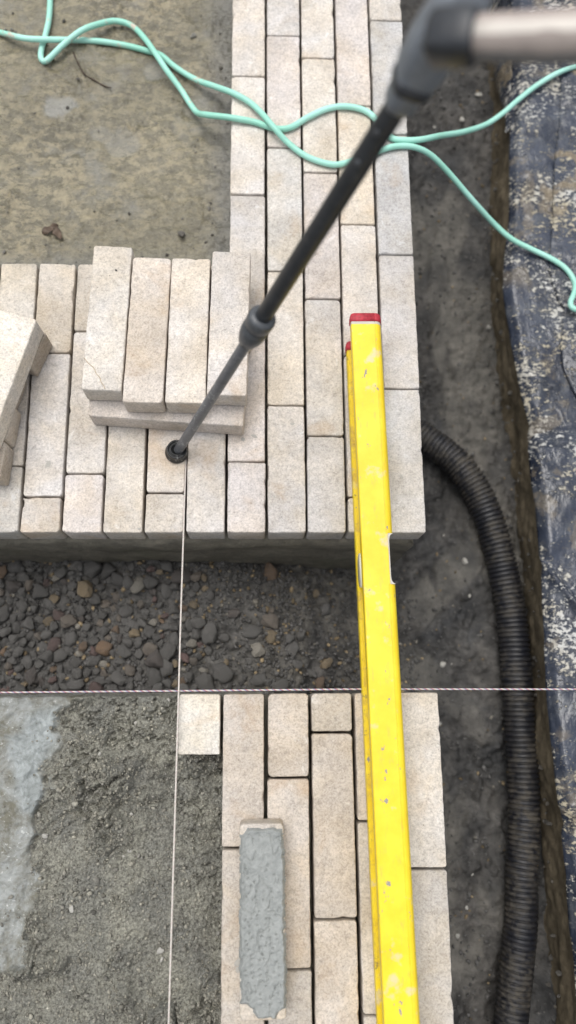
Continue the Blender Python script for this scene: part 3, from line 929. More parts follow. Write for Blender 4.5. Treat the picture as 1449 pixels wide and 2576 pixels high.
bx_ = XF + (XT + 0.006 - XF) * TT ** 0.8 + 0.008 * fbm(YB * 12, TT * 2.2, 51, 4) * np.sin(np.pi * np.clip(TT * 0.9 + 0.1, 0, 1)) + 0.004 * fbm(YB * 60, TT * 9, 53, 3)
bz_ = (FZ - 0.03) + (SZ - 0.017 - FZ + 0.03) * TT
TOPX = np.array([0.02, 0.3, 0.9, 2.5, 30.0])
bx_ = np.concatenate([bx_, XT[:, :1] + TOPX[None, :]], 1)
bz_ = np.concatenate([bz_, np.full((len(ysb), 5), SZ - 0.034)], 1)
YBB = np.concatenate([YB, np.repeat(ysb[:, None], 5, 1)], 1)
bank = mesh_obj('soil_bank', grid_mesh('soil_bank', bx_, YBB, bz_), BANK)
tag(bank, kind='structure')
for _ in range(160):
    i = random.randrange(len(ysb)); t_ = random.random() ** 2 * 0.5
    x = float(ef[i] + (et[i] - ef[i]) * t_) - 0.004; r = random.uniform(0.0015, 0.005)
    pebble('pebble', random.choice(STONES), (x, float(ysb[i]), FZ + 0.01 + (SZ - FZ) * t_), r, random.choice([(0.13, 0.11, 0.08), (0.09, 0.08, 0.065)]), bank)

# sheet: rows follow the measured edge, columns run to the right
uu = np.concatenate([np.arange(0, 0.30, 0.0036), np.linspace(0.31, 1.4, 24)])
U, YS = np.meshgrid(uu, ysb)
XS = np.repeat(et[:, None], len(uu), 1) + U


def sheet_h(XX, YY, seed):
    h_ = 0.006 * fbm(XX * 6, YY * 6, seed, 3) + 0.0016 * fbm(XX * 34, YY * 22, seed + 3, 3)
    rg = 1 - np.abs(fbm(XX * 9 + 0.3 * YY, YY * 5, seed + 40, 3)) * 2
    rg2 = 1 - np.abs(fbm(XX * 16 + 0.6 * YY, YY * 13 - 3 * XX, seed + 60, 3)) * 2
    h_ = h_ + 0.014 * np.clip(rg - 0.72, 0, 1) ** 1.3 + 0.007 * np.clip(rg2 - 0.78, 0, 1)
    def ridge(a, b, wd, am):
        pa, pb = P(*a, SZ), P(*b, SZ); dd = seg_dist(XX, YY, [(pa.x, pa.y), (pb.x, pb.y)], False)
        return am * np.exp(-(dd / wd) ** 2)
    h_ += ridge((1362, 1412), (1470, 1545), 0.007, 0.010) - ridge((1374, 1408), (1480, 1530), 0.006, 0.005)
    h_ += ridge((1333, 1112), (1470, 1116), 0.004, 0.005) - ridge((1333, 1087), (1470, 1084), 0.004, 0.004)
    h_ += ridge((1412, 2040), (1480, 2050), 0.006, 0.005) + ridge((1425, 2078), (1480, 2082), 0.003, 0.004)
    h_ += ridge((1300, 930), (1400, 975), 0.004, 0.003) - ridge((1300, 180), (1320, 620), 0.01, 0.004)
    return h_


ZS = SZ + sheet_h(XS, YS, 300) - 0.014 * (1 - sstep(0, 0.018, U)) ** 2
q1, q2 = P(1449, 0, SZ).y, P(1449, 620, SZ).y
mudA = np.clip(0.15 + 0.9 * sstep(q2 - 0.05, q2 + 0.15, YS) * sstep(0.02, 0.10, U + 0.05 * fbm(XS * 9, YS * 9, 8, 3)) + 0.35 * sstep(0.0, 0.2, fbm(XS * 7, YS * 7, 9, 3)), 0, 1)
sheet = mesh_obj('plastic_sheet', grid_mesh('plastic_sheet', XS, YS, ZS, {'mud': mudA}), SHEET)
tag(sheet, 'navy plastic sheet with dried white splashes, draped over the bank at the right', 'plastic sheet')
so = sheet.modifiers.new('thickness', 'SOLIDIFY'); so.thickness = 0.0012; so.offset = -1
# second fold of the same sheet lying on the first
FOLD = [(1420, -260), (1418, -60), (1416, 100), (1409, 330), (1398, 400), (1391, 470), (1394, 540), (1388, 600), (1380, 680), (1393, 720), (1410, 760), (1422, 770), (1418, 800), (1412, 870), (1420, 930), (1440, 975), (1475, 1040), (1520, 1100)]
fo = [P(a, b, SZ + 0.006) for a, b in FOLD]
fy = np.array([q.y for q in fo])[::-1]; fxx = np.array([q.x for q in fo])[::-1]
ysf = np.arange(fy[0], fy[-1], 0.004); ft = np.interp(ysf, fy, fxx)
uf = np.concatenate([np.arange(0, 0.14, 0.0036), np.linspace(0.15, 1.0, 20)])
UF2, YF = np.meshgrid(uf, ysf); XFo = np.repeat(ft[:, None], len(uf), 1) + UF2 + 0.0015 * fbm(YF * 70, UF2 * 0, 5, 3)
ZF = SZ + sheet_h(XFo, YF, 300) + 0.0035 + 0.004 * sstep(0, 0.02, UF2) + 0.004 * fbm(XFo * 12, YF * 12, 320, 3)
mudF = np.clip(0.25 + 0.9 * sstep(q2 - 0.02, q2 + 0.12, YF), 0, 1)
fold = mesh_obj('sheet_fold', grid_mesh('sheet_fold', XFo, YF, ZF, {'mud': mudF}), SHEET, sheet)
so = fold.modifiers.new('thickness', 'SOLIDIFY'); so.thickness = 0.0012; so.offset = -1
# torn flap hanging down into the trench at the far end
FLT = [(1296, -200, SZ - .01), (1296, 0, SZ - .01), (1293, 120, SZ - .01), (1290, 220, SZ - .01), (1288, 330, SZ - .012)]
FLB = [(1232, -200, -.25), (1236, 0, -.25), (1245, 130, -.245), (1262, 230, -.22), (1284, 335, -.165)]
ft_ = catmull([P(*a) for a in FLT], 22); fb_ = catmull([P(*a) for a in FLB], 22)
sv = np.linspace(0, 1, 26)
FX = np.array([[a.lerp(b, s_).x for s_ in sv] for a, b in zip(ft_, fb_)]); FY = np.array([[a.lerp(b, s_).y for s_ in sv] for a, b in zip(ft_, fb_)])
FZZ = np.array([[a.lerp(b, s_).z for s_ in sv] for a, b in zip(ft_, fb_)])
FX = FX - 0.006 - 0.006 * np.sin(sv * 3.1)[None, :] + 0.006 * fbm(FY * 25, FZZ * 25, 12, 3)
flap = mesh_obj('hanging_flap', grid_mesh('hanging_flap', FX, FY, FZZ, {'mud': np.full(FX.shape, 0.9)}), SHEET, sheet)
so = flap.modifiers.new('thickness', 'SOLIDIFY'); so.thickness = 0.0012

# ------------------------------------------------------------------ drain pipe
PR = 0.0247
pz = FZ + 0.012 + PR
ppx = [(975, 1040), (1040, 1075), (1095, 1115), (1150, 1165), (1203, 1245), (1240, 1340), (1266, 1440), (1288, 1560), (1299, 1700), (1309, 1850), (1316, 1960), (1318, 2080), (1311, 2200), (1309, 2300), (1302, 2400), (1292, 2500), (1280, 2620), (1262, 2780)]
zoff = [-.02, -.015, -.008, 0, .002, .002, 0, 0, 0, 0, 0, 0, .002, .003, .002, 0, 0, 0]
pth = resample(catmull([P(a, b, pz) + Vector((0, 0, dz)) for (a, b), dz in zip(ppx, zoff)], 24), 0.0009)
prd = []
for i in range(len(pth)):
    ph = (i * 0.0009 / 0.0076) % 1.0
    prd.append(PR - 0.0036 * (1 - min(1, max(0, (abs(ph - 0.5) - 0.12) / 0.10))) + 0.0006 * mnoise.noise(Vector((i * 0.03, 0, 0))))
pipe = mesh_obj('drain_pipe', sweep('drain_pipe', pth, prd, 26), PIPE)
tag(pipe, 'black corrugated drain pipe caked with mud along the trench bottom', 'drain pipe')

# ------------------------------------------------------------------ spirit level
LH, LW = 0.066, 0.0395
fl = P(882, 790, LH); nl = P(966.5, 2576, LH)
yd = (fl - nl); yd.z = 0; L0 = yd.length; yd.normalize()
level = empty('spirit_level', (nl.x - yd.x * 0.35, nl.y - yd.y * 0.35, 0.0012))
level.rotation_euler = (0, 0, math.atan2(yd.y, yd.x) - math.pi / 2)
tag(level, 'worn yellow spirit level with red end cap bridging both pavings', 'spirit level')
LL = L0 + 0.35 - 0.0145
CAPL = LL


def along(px, py):           # distance along the level of a spot seen on its top
    q = P(px, py, LH) - Vector((level.location.x, level.location.y, 0)); return q.x * yd.x + q.y * yd.y


na, nb = along(985, 1470), along(975, 1341)


def arc(cx, cz, r, a0, a1, n=5):
    return [(cx + r * math.cos(math.radians(a0 + (a1 - a0) * i / n)), cz + r * math.sin(math.radians(a0 + (a1 - a0) * i / n))) for i in range(n + 1)]


def top_prof(right=LW):
    pr = [(0.0005, LH - 0.0135), (0.0, LH - 0.0125), (0.0, LH - 0.0010), (0.0009, LH)]
    if right > 0.035:
        pr += [(0.0300, LH), (0.0303, LH - 0.0006), (0.0309, LH - 0.0006), (0.0312, LH - 0.0001)]
        pr += [(right - 0.0082 + 0.0082 * math.cos(math.radians(88 - 88 * i / 8)), LH - 0.0105 + 0.0104 * math.sin(math.radians(88 - 88 * i / 8))) for i in range(9)]
        pr += [(right, LH - 0.0125), (right - 0.001, LH - 0.0135)]
    else:
        pr += [(right - 0.0004, LH), (right, LH - 0.0004), (right, LH - 0.0135)]
    return pr


def extrude(prof, y0, y1):
    n = len(prof); v = [(a, y0, b) for a, b in prof] + [(a, y1, b) for a, b in prof]
    f = [(i, i + n, (i + 1) % n + n, (i + 1) % n) for i in range(n)] + [tuple(range(n)), tuple(range(2 * n - 1, n - 1, -1))]
    return v, f


def join(*vf):
    V, F = [], []
    for v, f in vf:
        n = len(V); V += list(v); F += [tuple(i + n for i in q) for q in f]
    return V, F


v, f = join(extrude(top_prof(), 0, na), extrude(top_prof(0.0322), na, nb), extrude(top_prof(), nb, LL))
body = mesh_obj('top_rail', pydata('top_rail', v, f, False), YEL, level)
v, f = extrude([(0.009, 0.013), (0.009, LH - 0.013), (0.0295, LH - 0.013), (0.0295, 0.013)], 0, LL)
mesh_obj('web', pydata('web', v, f, False), YEL, level)
bpz = [(0.0, 0.001), (0.0, 0.0120), (0.0012, 0.0134), (LW - 0.0012, 0.0134), (LW, 0.012), (LW, 0.001), (LW - 0.001, 0.0), (0.001, 0.0)]
v, f = extrude(bpz, 0, LL - 0.012)
mesh_obj('bottom_rail', pydata('bottom_rail', v, f, False), YELW, level)
# white collar and red caps
def scaled(pr, gx, gz0):
    cx, cz = LW / 2, gz0
    return [(cx + (a - cx) * (1 + gx), cz + (b - cz) * (1 + gx * 1.6)) for a, b in pr]
v, f = extrude(scaled(top_prof(), 0.005, LH - 0.0067), LL, LL + 0.0036)
mesh_obj('white_gasket', pydata('white_gasket', v, f, False), WHT, level)
cp_ = scaled(top_prof(), 0.05, LH - 0.0067)


def taper(prof, y0, steps):
    n = len(prof); V = []; cx = sum(a for a, b in prof) / n; cz = sum(b for a, b in prof) / n
    for dy, s_ in steps: V += [(cx + (a - cx) * s_, y0 + dy, cz + (b - cz) * s_) for a, b in prof]
    F = []
    for r_ in range(len(steps) - 1):
        for i in range(n): F.append((r_ * n + i, (r_ + 1) * n + i, (r_ + 1) * n + (i + 1) % n, r_ * n + (i + 1) % n))
    F += [tuple(range(n)), tuple(range(len(V) - 1, len(V) - n - 1, -1))]
    return V, F


v, f = taper(cp_, LL + 0.0036, [(0, 1.0), (0.0045, 1.0), (0.005, 0.985), (0.0056, 0.985), (0.0061, 1.0), (0.0085, 0.99), (0.0105, 0.95), (0.0118, 0.85)])
cap = mesh_obj('end_cap', pydata('end_cap', v, f), RED, level)
v, f = taper([(a, b) for a, b in [(-0.0008, 0.002), (-0.0008, 0.0125), (0.001, 0.0145), (LW - 0.001, 0.0145), (LW + 0.0008, 0.0125), (LW + 0.0008, 0.002), (LW - 0.001, 0.0), (0.001, 0.0)]], LL - 0.012, [(0, 1), (0.0095, 1), (0.012, 0.93), (0.0135, 0.8)])
mesh_obj('lower_end_cap', pydata('lower_end_cap', v, f), RED, level)
# white vial block in the notch, with curved ends
nt = []
for i in range(9):
    a = math.radians(90 * i / 8); nt.append((0.0336 + (LW - 0.0012 - 0.0336) * (1 - math.sin(a)), nb - 0.0010 - 0.0085 * (1 - math.cos(a))))
lo_ = [(x_, na + nb - y_) for x_, y_ in nt][::-1]
out = [(0.0323, nb - 0.0003), (LW - 0.0012, nb - 0.0003)] + nt + lo_ + [(LW - 0.0012, na + 0.0003), (0.0323, na + 0.0003)]
n = len(out); zt, zb = LH - 0.0008, LH - 0.012
V = [(a, b, zt) for a, b in out] + [(a, b, zb) for a, b in out]
F = [(i, i + n, (i + 1) % n + n, (i + 1) % n) for i in range(n)] + [tuple(range(n - 1, -1, -1)), tuple(range(n, 2 * n))]
mesh_obj('vial_block', pydata('vial_block', V, F, False), WHT, level)
wc = along(905, 1425)
V, F = [], []
for k_ in range(32):
    a = 2 * math.pi * k_ / 32
    V += [(0.0088, wc + 0.023 * math.cos(a), LH * 0.5 + 0.0185 * math.sin(a)), (0.0004, wc + 0.021 * math.cos(a), LH * 0.5 + 0.0180 * math.sin(a))]
for k_ in range(32):
    k2 = (k_ + 1) % 32; F.append((2 * k_, 2 * k_ + 1, 2 * k2 + 1, 2 * k2))
F.append(tuple(2 * k_ + 1 for k_ in range(31, -1, -1)))
mesh_obj('vial_housing', pydata('vial_housing', V, F), VIAL, level)


# ------------------------------------------------------------------ loose pavers
def loose(c4, ztop, label, name='loose_paver', tint=(1, 1, 1), w=0.0497, l=0.1985, seed=0, group=None, tilt=(0, 0)):
    q = [P(a, b, ztop) for a, b in c4]            # far-left, far-right, near-right, near-left
    cen = (q[0] + q[1] + q[2] + q[3]) / 4; d_ = ((q[0] + q[1]) - (q[2] + q[3])); ang = math.atan2(d_.y, d_.x) - math.pi / 2
    o = mesh_obj(name, paver_mesh(w, l, TH, 4000 + seed), None)
    o.location = (cen.x, cen.y, ztop); o.rotation_euler = (tilt[0], tilt[1], ang); o.color = (*tint, 1)
    tag(o, label, 'paver', group)
    return o


C = lambda x, y: (0.5 * x, 600.7 + 0.5 * y)
Z1, Z2 = TH + 0.0012, 2 * TH + 0.0022
STG = 'loose pavers stacked on the far paving'
lp1 = loose([C(470, 35), C(668, 40), C(610, 765), C(408, 757)], Z2, 'cracked limestone paver, leftmost of the four side by side on the stack', tint=(1.06, 1.045, 1.02), seed=1, group=STG)
loose([C(672, 92), C(860, 92), C(820, 830), C(612, 822)], Z2, 'tan-stained limestone paver, second from left of the four on the stack', tint=(1.06, 1.0, 0.94), seed=2, group=STG)
loose([C(866, 92), C(1058, 98), C(1035, 833), C(826, 828)], Z2, 'limestone paver third from left of the four on the stack, left of the collar', tint=(1.07, 1.03, 0.98), seed=3, group=STG)
loose([C(1068, 57), C(1262, 62), C(1238, 795), C(1042, 790)], Z2, 'whitish limestone paver, rightmost of the four on the stack, crossed by the pole', tint=(1.07, 1.05, 1.04), seed=4, group=STG)


def cross(fl_, fr_, ztop, label, tint, seed, back=0.0):
    a, b = P(*fl_, ztop), P(*fr_, ztop); d_ = (b - a).normalized(); nr = Vector((-d_.y, d_.x, 0))
    cen = (a + b) / 2 + nr * (0.0248 + back)
    o = mesh_obj('loose_paver', paver_mesh(0.0497, 0.199, TH, 4100 + seed), None)
    o.location = cen; o.rotation_euler = (0, 0, math.atan2(d_.y, d_.x) - math.pi / 2); o.color = (*tint, 1)
    tag(o, label, 'paver', STG)


cross((221, 1046), (610, 1073), Z1, 'crosswise limestone paver carrying the front end of the four stacked pavers', (1.02, 0.98, 0.96), 1)
cross((233, 1046), (624, 1060), Z1, 'crosswise limestone paver under the far end of the four stacked pavers', (0.97, 0.94, 0.9), 2, 0.110)

# pale vein and pits in the leftmost stacked paver, mortar splashes on the laid ones
def stuck(name, px, py, zz, r, flat_, colr, parent):
    q_ = P(px, py, zz); o_ = pebble(name, random.choice(STONES if name == 'pit' else CHIPS), (0, 0, 0), r, colr)
    o_.rotation_euler = (0, 0, random.uniform(0, 6.28)); o_.scale = (r, r * random.uniform(0.6, 1.0), r * flat_)
    o_.parent = parent; bpy.context.view_layer.update()
    o_.matrix_parent_inverse = parent.matrix_world.inverted(); o_.location = (q_.x, q_.y, zz)
vein = resample(catmull([P(a_, b_, Z2 + 0.0001) for a_, b_ in ((211, 901), (224, 915), (236, 926), (243, 940), (251, 950), (254, 961), (262, 972), (265, 981))], 6), 0.002)
vo = mesh_obj('vein', sweep('vein', [p_ + Vector((0.0006 * mnoise.noise(p_ * 300), 0.0006 * mnoise.noise(p_ * 300 + Vector((9, 0, 0))), 0)) for p_ in vein], 0.00055, 6), VEIN)
vo.parent = lp1; bpy.context.view_layer.update(); vo.matrix_parent_inverse = lp1.matrix_world.inverted()
for px, py, r in ((292, 680, .0020), (276, 693, .0009), (246, 723, .0007)): stuck('pit', px, py, Z2, r, 0.15, (0.05, 0.045, 0.035), lp1)
for px, py, r in ((121, 1168, .0055), (117, 1160, .003), (126, 1172, .003), (640, 1098, .004), (612, 1105, .003), (735, 1065, .003), (600, 2420, .006), (597, 2440, .004), (905, 1500 - 200, .002), (350, 1330, .002), (1010, 1200, .0025), (690, 1250, .002)):
    stuck('mortar_splash', px, py, 0.0004, r, 0.10, (0.55, 0.56, 0.55), up if py < 1500 else low)

# pile at the left edge
LG = 'loose pavers piled at the left edge'
bA, bB = P(93, 803, Z2), P(4, 1040, Z2)
dB = (bB - bA).normalized(); nB = Vector((dB.y, -dB.x, 0))
nB = nB if nB.x < 0 else -nB
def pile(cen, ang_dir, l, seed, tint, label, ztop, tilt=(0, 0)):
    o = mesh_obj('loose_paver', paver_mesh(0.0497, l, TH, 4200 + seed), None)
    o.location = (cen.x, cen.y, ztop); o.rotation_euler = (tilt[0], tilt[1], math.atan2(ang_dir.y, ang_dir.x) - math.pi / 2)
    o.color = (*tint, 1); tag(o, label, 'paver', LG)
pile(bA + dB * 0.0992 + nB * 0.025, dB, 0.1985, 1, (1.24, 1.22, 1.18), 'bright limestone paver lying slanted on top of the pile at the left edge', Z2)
ends = [((134, 869), (97, 949), 'limestone paver with its end sticking out farthest under the slanted top one'),
        ((66, 972), (46, 1040), 'recessed limestone paver end in deep shade under the slanted top paver'),
        ((57, 1040), (38, 1130), 'limestone paver end third from the back under the slanted top paver'),
        ((38, 1136), (24, 1220), 'nearest limestone paver end at the foot of the left-edge pile')]
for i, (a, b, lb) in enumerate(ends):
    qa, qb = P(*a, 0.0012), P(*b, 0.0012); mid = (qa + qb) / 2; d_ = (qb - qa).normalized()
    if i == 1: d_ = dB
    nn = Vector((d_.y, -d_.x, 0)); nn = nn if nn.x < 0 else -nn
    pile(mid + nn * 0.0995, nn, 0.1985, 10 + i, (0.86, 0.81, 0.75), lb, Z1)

# paver buttered with adhesive, lying face down on the near paving
mp = loose([(602, 2071), (713, 2069), (718, 2570), (606, 2570)], Z1, 'limestone paver coated with wet grey adhesive lying on the near paving', tint=(0.98, 0.94, 0.88), seed=30, w=0.0507, l=0.2005)
gx = np.arange(-0.027, 0.0271, 0.0009); gy = np.arange(-0.102, 0.1021, 0.0009)
GX, GY = np.meshgrid(gx, gy)
dd = np.minimum(np.minimum(GX + 0.0243, 0.0250 - GX), np.minimum(GY + 0.098, 0.0955 - GY))
corner = np.minimum(np.hypot(GX + 0.026, GY + 0.102) - 0.020, np.hypot(GX - 0.026, GY + 0.102) - 0.013)
dd = np.minimum(dd, corner); dd = np.minimum(dd, np.hypot(GX + 0.027, GY - 0.100) - 0.012)
dd += 0.0022 * fbm(GX * 170, GY * 170, 3, 4) + 0.0012 * fbm(GX * 45, GY * 45, 5, 2)
hh = 0.0042 * sstep(-0.0004, 0.0035, dd) + 0.0011 * fbm(GX * 70, GY * 70, 31, 4) + 0.0013 * fbm(GX * 260, GY * 260, 32, 3)
p1_, _, _ = worley(GX * 130, GY * 130, 44)
hh -= np.clip(0.17 - p1_, 0, 1) * 0.022 * (fbm(GX * 30, GY * 30, 47, 2) > 0.02)
hh -= 0.0016 * sstep(0.88, 0.98, 1 - np.abs(fbm(GX * 60, GY * 40, 48, 3)) * 2.4)
hh += 0.0015 * np.exp(-((dd - 0.002) / 0.0022) ** 2)
hh = np.where(dd > -0.0005, np.maximum(hh, 0.0002), -0.0015)
mesh_obj('adhesive', grid_mesh('adhesive', GX, GY, hh, keep=dd > -0.0014), ADHES, mp)


# ------------------------------------------------------------------ hoses
def hz(x, y, zz): return P(x, y, zz)


PA, PV, TP = PADZ + 0.0055, 0.0055, SZ + 0.012
HA = [(128, -140, PA), (127, -40, PA), (124, 40, PA), (114, 90, PA), (105, 120, PA), (103, 145, PA + .001), (112, 155, PA + .001), (128, 143, PA + .003), (160, 112, PA + .009), (205, 77, PA + .016), (250, 60, PA + .012), (290, 53, PA + .006), (330, 64, PA + .004), (365, 98, PA + .008), (398, 145, PA + .016), (420, 178, PA + .015), (455, 225, PA + .006), (480, 264, PA + .004), (497, 284, PA + .010), (520, 289, .001), (580, 296, PV + .002), (640, 307, PV), (690, 323, PV), (730, 321, PV), (775, 295, PV), (825, 273, PV), (875, 268, PV), (925, 282, PV), (960, 318, PV), (985, 347, PV), (1020, 353, PV), (1060, 351, .000), (1110, 341, -.03), (1165, 332, -.07), (1220, 314, -.11), (1262, 287, TP + .012), (1305, 250, TP), (1350, 215, TP), (1400, 185, TP), (1449, 166, TP), (1520, 150, TP), (1640, 140, TP)]
HB = [(-180, 40, PA), (-60, 70, PA), (0, 82, PA), (60, 96, PA + .010), (110, 99, PA + .011), (160, 100, PA + .006), (205, 101, PA), (260, 105, PA), (320, 115, PA), (370, 128, PA), (405, 139, PA), (440, 168, PA + .001), (490, 199, PA + .006), (545, 219, PA + .022), (590, 236, PV + .002), (630, 259, PV + .002), (660, 287, PV + .006), (690, 322, PV + .011), (722, 357, PV + .003), (770, 393, PV), (830, 413, PV), (870, 410, PV), (920, 393, PV), (965, 375, PV), (1005, 367, PV), (1045, 371, .002), (1085, 391, -.014), (1130, 436, -.04), (1185, 500, -.075), (1240, 560, -.115), (1285, 600, TP + .008), (1335, 626, TP), (1385, 650, TP), (1420, 673, TP), (1441, 700, TP), (1447, 722, TP), (1441, 745, TP + .006), (1435, 760, TP + .006), (1438, 773, TP + .006), (1455, 779, TP + .006), (1500, 778, TP), (1600, 760, TP)]
for nm, pts, lb in (('HA', HA, 'mint green hose kinked on the screed, running to the upper right corner'), ('HB', HB, 'mint green hose from the left edge, curling over the navy sheet at the right')):
    pt = resample(catmull([hz(*q) for q in pts], 12), 0.004)
    me = sweep('garden_hose', pt, 0.0044 if nm == 'HA' else 0.0043, 14)
    at = me.attributes.new('dirt', 'FLOAT', 'POINT')
    dv = []
    for p in pt: dv += [0.9 if p.z < -0.02 and p.x < 0.1 else 0.05] * 14
    at.data.foreach_set('value', dv)
    tag(mesh_obj('garden_hose', me, HOSE), lb, 'hose', 'mint green hoses')


# ------------------------------------------------------------------ builder's lines: three twisted strands each
def line(name, pts, label, mats, r=0.00088, pitch=0.0085):
    root = empty(name, pts[0]); tag(root, label, 'string', "builder's lines")
    st = pitch / 9; pt = resample(pts, st); fr = frames(pt)
    for k_, mt in enumerate(mats):
        sp_ = []
        for i, (p, (t, u, w)) in enumerate(zip(pt, fr)):
            a = 2 * math.pi * (i * st / pitch + k_ / len(mats)) + 0.6 * mnoise.noise(Vector((i * 0.01, 3, 0)))
            sp_.append(p + (u * math.cos(a) + w * math.sin(a)) * r * 0.62 - Vector(pts[0]))
        mesh_obj('strand', sweep('strand', sp_, r * 0.66, 6), mt, root)


hl_ = [P(-60, 1742.5, 0.004), P(450, 1738, 0.004), P(910, 1733.5, 0.0035), P(1449, 1734, 0.003), P(1600, 1734, 0.003)]
line('builders_line', hl_, 'red and white twisted string stretched across the whole picture', [STR_W, STR_W, STR_R, STR_B])
vl_ = catmull([P(469, 1108, -0.004), P(467, 1180, -0.0025), P(464, 1260, -0.0015), P(461.5, 1345, 0.001), P(455, 1545, 0.003), P(449.5, 1737, 0.0085), P(438, 2120, 0.012), P(424, 2576, 0.014), P(420, 2700, 0.014)], 8)
line('builders_line', vl_, 'pale twisted string running from the pole foot towards the bottom edge', [STR_W, STR_W, STR_W, STR_P], 0.00090)

# ------------------------------------------------------------------ telescopic pole with rubber foot
ft0 = P(444, 1140, 0.0)
top = PD(1090, 122, 0.470)
ax = (top - ft0).normalized(); LT = (top - ft0).length
pole = empty('telescopic_pole', ft0)
tag(pole, 'dark telescopic pole with grey collar and round rubber foot standing on the far paving', 'pole')


def rel(me):
    me.transform(Matrix.Translation(-ft0)); return me


def at_pole(px, py):      # length along the pole whose axis passes closest to the view ray of a spot
    d = (PD(px, py, 1.0) - CAM).normalized(); w0 = ft0 - CAM; b_ = ax.dot(d); dd_ = ax.dot(w0); e_ = d.dot(w0)
    return (b_ * e_ - dd_) / (1 - b_ * b_)


sc = at_pole(643, 818)
up_ax = Vector((0, 0, 1)); fax = (up_ax * 0.8 + ax * 0.5).normalized()
mesh_obj('rubber_foot', rel(lathe('rubber_foot', [(0.0, 0.0135), (0.0015, 0.0150), (0.004, 0.0150), (0.006, 0.0138), (0.011, 0.0128), (0.0135, 0.0133), (0.0150, 0.0130), (0.0152, 0.0112), (0.0125, 0.0105), (0.0122, 0.0092), (0.0145, 0.0088), (0.0148, 0.0074), (0.0120, 0.0070), (0.0110, 0.0)], ft0, fax, 36)), RUBBER, pole)
mesh_obj('lower_tube', rel(lathe('lower_tube', [(0.008, 0.0058), (0.010, 0.0062), (sc - 0.01, 0.0062), (sc + 0.02, 0.0062)], ft0, ax, 28)), TUBE_G, pole)
mesh_obj('locking_collar', rel(lathe('locking_collar', [(sc - 0.030, 0.0066), (sc - 0.028, 0.0095), (sc - 0.018, 0.0125), (sc - 0.010, 0.0135), (sc - 0.002, 0.0135), (sc + 0.001, 0.0120), (sc + 0.003, 0.0135), (sc + 0.014, 0.0138), (sc + 0.017, 0.0128), (sc + 0.018, 0.0085)], ft0, ax, 32)), COLLAR, pole)
ut = mesh_obj('upper_tube', rel(lathe('upper_tube', [(sc + 0.010, 0.0078), (sc + 0.012, 0.0081), (LT - 0.02, 0.0083), (LT + 0.09, 0.0083), (LT + 0.092, 0.0070)], ft0, ax, 30)), TUBE_D, pole)
vdir = (CAM - (ft0 + ax * at_pole(950, 350))); vdir = (vdir - ax * vdir.dot(ax)).normalized()
for px, py in ((962, 322), (915, 398)):
    s_ = at_pole(px, py)
    side = ax.cross(vdir).normalized()
    b0 = ft0 + ax * s_ + (vdir * 0.85 - side * 0.2).normalized() * 0.0076
    mesh_obj('snap_button', rel(lathe('snap_button', [(0.0, 0.0024), (0.0010, 0.0023), (0.0014, 0.0012)], b0, vdir, 14)), COLLAR, pole)
# clamp head: chunky rounded housing round the tube
def housing(name, base, axis, xdir, secs, mat):
    axis = axis.normalized(); xdir = (xdir - axis * xdir.dot(axis)).normalized(); yd_ = axis.cross(xdir)
    V, F = [], []; n = 20
    for s_, ax_, bx2, ox in secs:
        for k_ in range(n):
            a = 2 * math.pi * k_ / n; ca, sa = math.cos(a), math.sin(a)
            e = 0.55
            V.append(base + axis * s_ + xdir * (ox + ax_ * math.copysign(abs(ca) ** e, ca)) + yd_ * (bx2 * math.copysign(abs(sa) ** e, sa)))
    for i in range(len(secs) - 1):
        for k_ in range(n):
            k2 = (k_ + 1) % n; F.append((i * n + k_, i * n + k2, (i + 1) * n + k2, (i + 1) * n + k_))
    F += [tuple(range(n - 1, -1, -1)), tuple(range((len(secs) - 1) * n, len(secs) * n))]
    return mesh_obj(name, rel(pydata(name, V, F)), mat, pole)


hb = ft0 + ax * (LT - 0.045)
housing('clamp_head', hb, ax, RI, [(0.0, 0.0088, 0.0092, 0), (0.004, 0.0104, 0.0108, 0), (0.018, 0.0116, 0.0116, 0), (0.030, 0.0150, 0.0130, -0.001), (0.050, 0.0168, 0.0138, -0.001), (0.075, 0.0160, 0.0135, 0.0), (0.088, 0.0115, 0.0105, 0.001)], HEADG)
housing('clamp_ring', hb - ax * 0.001, ax, RI, [(0.016, 0.0122, 0.0122, 0), (0.018, 0.0133, 0.0133, 0), (0.022, 0.0142, 0.0136, 0), (0.025, 0.0128, 0.0122, 0)], TUBE_D)
g0 = PD(1135, 96, 0.405); g1 = PD(1600, 86, 0.37); gax = g1 - g0
housing('grip_socket', g0 - gax.normalized() * 0.012, gax, UP, [(0.0, 0.010, 0.010, 0), (0.003, 0.0125, 0.0125, 0), (0.022, 0.0125, 0.0125, 0), (0.026, 0.0118, 0.0118, 0)], TUBE_D)
gr_ = sweep('grip', [g0 + gax.normalized() * s_ for s_ in (0.010, 0.012, 0.03, 0.05, 0.08, 0.11, 0.135, 0.137)], [0.0095, 0.0108, 0.0112, 0.0118, 0.0120, 0.0118, 0.0112, 0.009], 40)
mesh_obj('grip', rel(gr_), GRIP_P, pole)
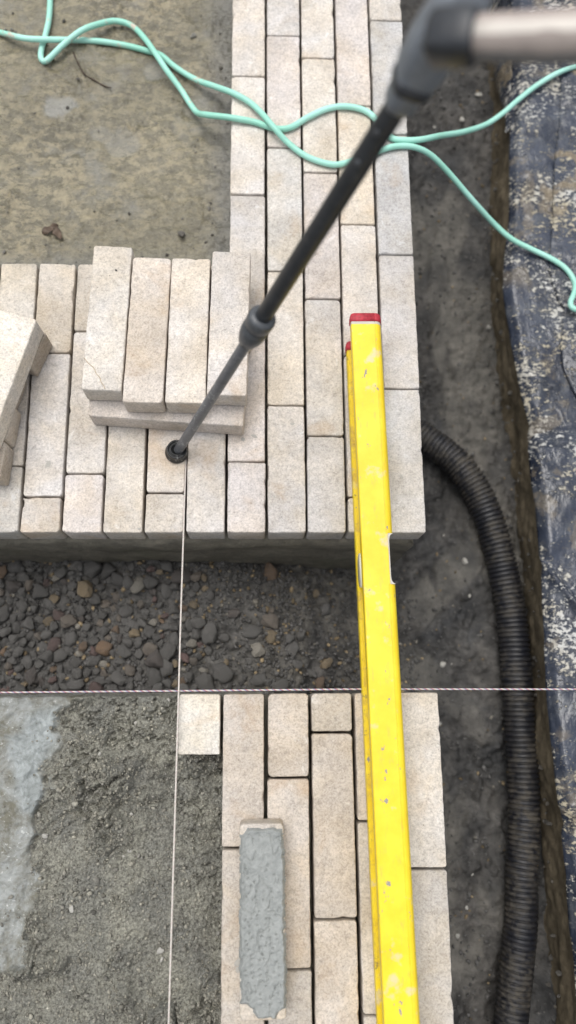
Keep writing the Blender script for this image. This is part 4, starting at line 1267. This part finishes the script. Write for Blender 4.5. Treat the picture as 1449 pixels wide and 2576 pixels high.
# grip's highlight modelled as a pale strip, plus its grey underside, both slightly proud
gd = gax.normalized(); gu = (UP - gd * UP.dot(gd)).normalized(); gb = (-FW - gd * (-FW).dot(gd)).normalized()
def strip(name, a0, a1, rr, mat):
    V, F = [], []; ss = np.linspace(0.013, 0.134, 12); aa = np.linspace(a0, a1, 9)
    for s_ in ss:
        rb = float(np.interp(s_, (0.012, 0.03, 0.05, 0.08, 0.11, 0.135), (0.0108, 0.0112, 0.0118, 0.0120, 0.0118, 0.0112))) + rr
        for a in aa: V.append(g0 + gd * s_ + (gu * math.cos(math.radians(a)) + gb * math.sin(math.radians(a))) * rb)
    for i in range(11):
        for j in range(8): F.append((i * 9 + j, i * 9 + j + 1, (i + 1) * 9 + j + 1, (i + 1) * 9 + j))
    o = mesh_obj(name, rel(pydata(name, V, F)), mat, pole); s2_ = o.modifiers.new('thickness', 'SOLIDIFY'); s2_.thickness = 0.0004
strip('grip_highlight', 88, 122, 0.0004, GRIP_HL)
strip('grip_underside', 122, 200, 0.0004, GRIP_G)

# ------------------------------------------------------------------ small litter on the screed
def leaf(loc, ang, L, Wd, label, lobes):
    V, F = [], []; n = 16
    for i in range(n + 1):
        t = i / n; w_ = Wd * math.sin(math.pi * min(1, t * 1.02)) ** 0.7 * (1 + 0.25 * math.sin(t * lobes)) / 2
        for j in range(-2, 3): V.append(((t - 0.5) * L, w_ * j / 2, 0.0015 + 0.0022 * abs(j) / 2 * math.sin(t * 5) ** 2 + 0.0018 * math.sin(t * 7 + j)))
    for i in range(n):
        for j in range(4): F.append((i * 5 + j, i * 5 + j + 1, (i + 1) * 5 + j + 1, (i + 1) * 5 + j))
    o = mesh_obj('dead_leaf', pydata('dead_leaf', V, F), LEAF); o.location = loc; o.rotation_euler = (0, 0, ang)
    so_ = o.modifiers.new('thickness', 'SOLIDIFY'); so_.thickness = 0.0004
    tag(o, label, 'leaf', 'dead leaves on the screed'); return o


q = P(128, 580, PADZ); leaf((q.x, q.y, pad_z(q.x, q.y) + 0.002), 0.5, 0.026, 0.014, 'dark curled dead leaf on the screed above the paver row', 9)
q = P(147, 592, PADZ); leaf((q.x, q.y, pad_z(q.x, q.y) + 0.0025), -0.9, 0.022, 0.012, 'small reddish dead leaf overlapping the dark curled one', 7)
tw = resample(catmull([P(a, b, PADZ + 0.003 + dz) for a, b, dz in ((184, 131, 0), (196, 158, .001), (212, 186, .002), (238, 202, .001), (262, 216, 0), (284, 222, 0))], 6), 0.003)
tag(mesh_obj('twig', sweep('twig', tw, [0.0011 + 0.0003 * math.sin(i) for i in range(len(tw))], 7), TWIG), 'thin dark twig lying on the screed below the hose', 'twig')
q = P(458, 592, PADZ); o = pebble('loose_stone', STONES[3], (q.x, q.y, pad_z(q.x, q.y) + 0.003), 0.0068, (0.17, 0.15, 0.12)); tag(o, 'brown stone lying on the screed behind the paver stack', 'stone')
for px, py, r in ((30, 77, .003), (14, 76, .0022), (40, 80, .002), (488, 92, .004), (482, 95, .003)):
    q = P(px, py, PADZ); pebble('stone_chip', STONES[5], (q.x, q.y, pad_z(q.x, q.y) + r * 0.5), r, (0.5, 0.48, 0.42), pad)
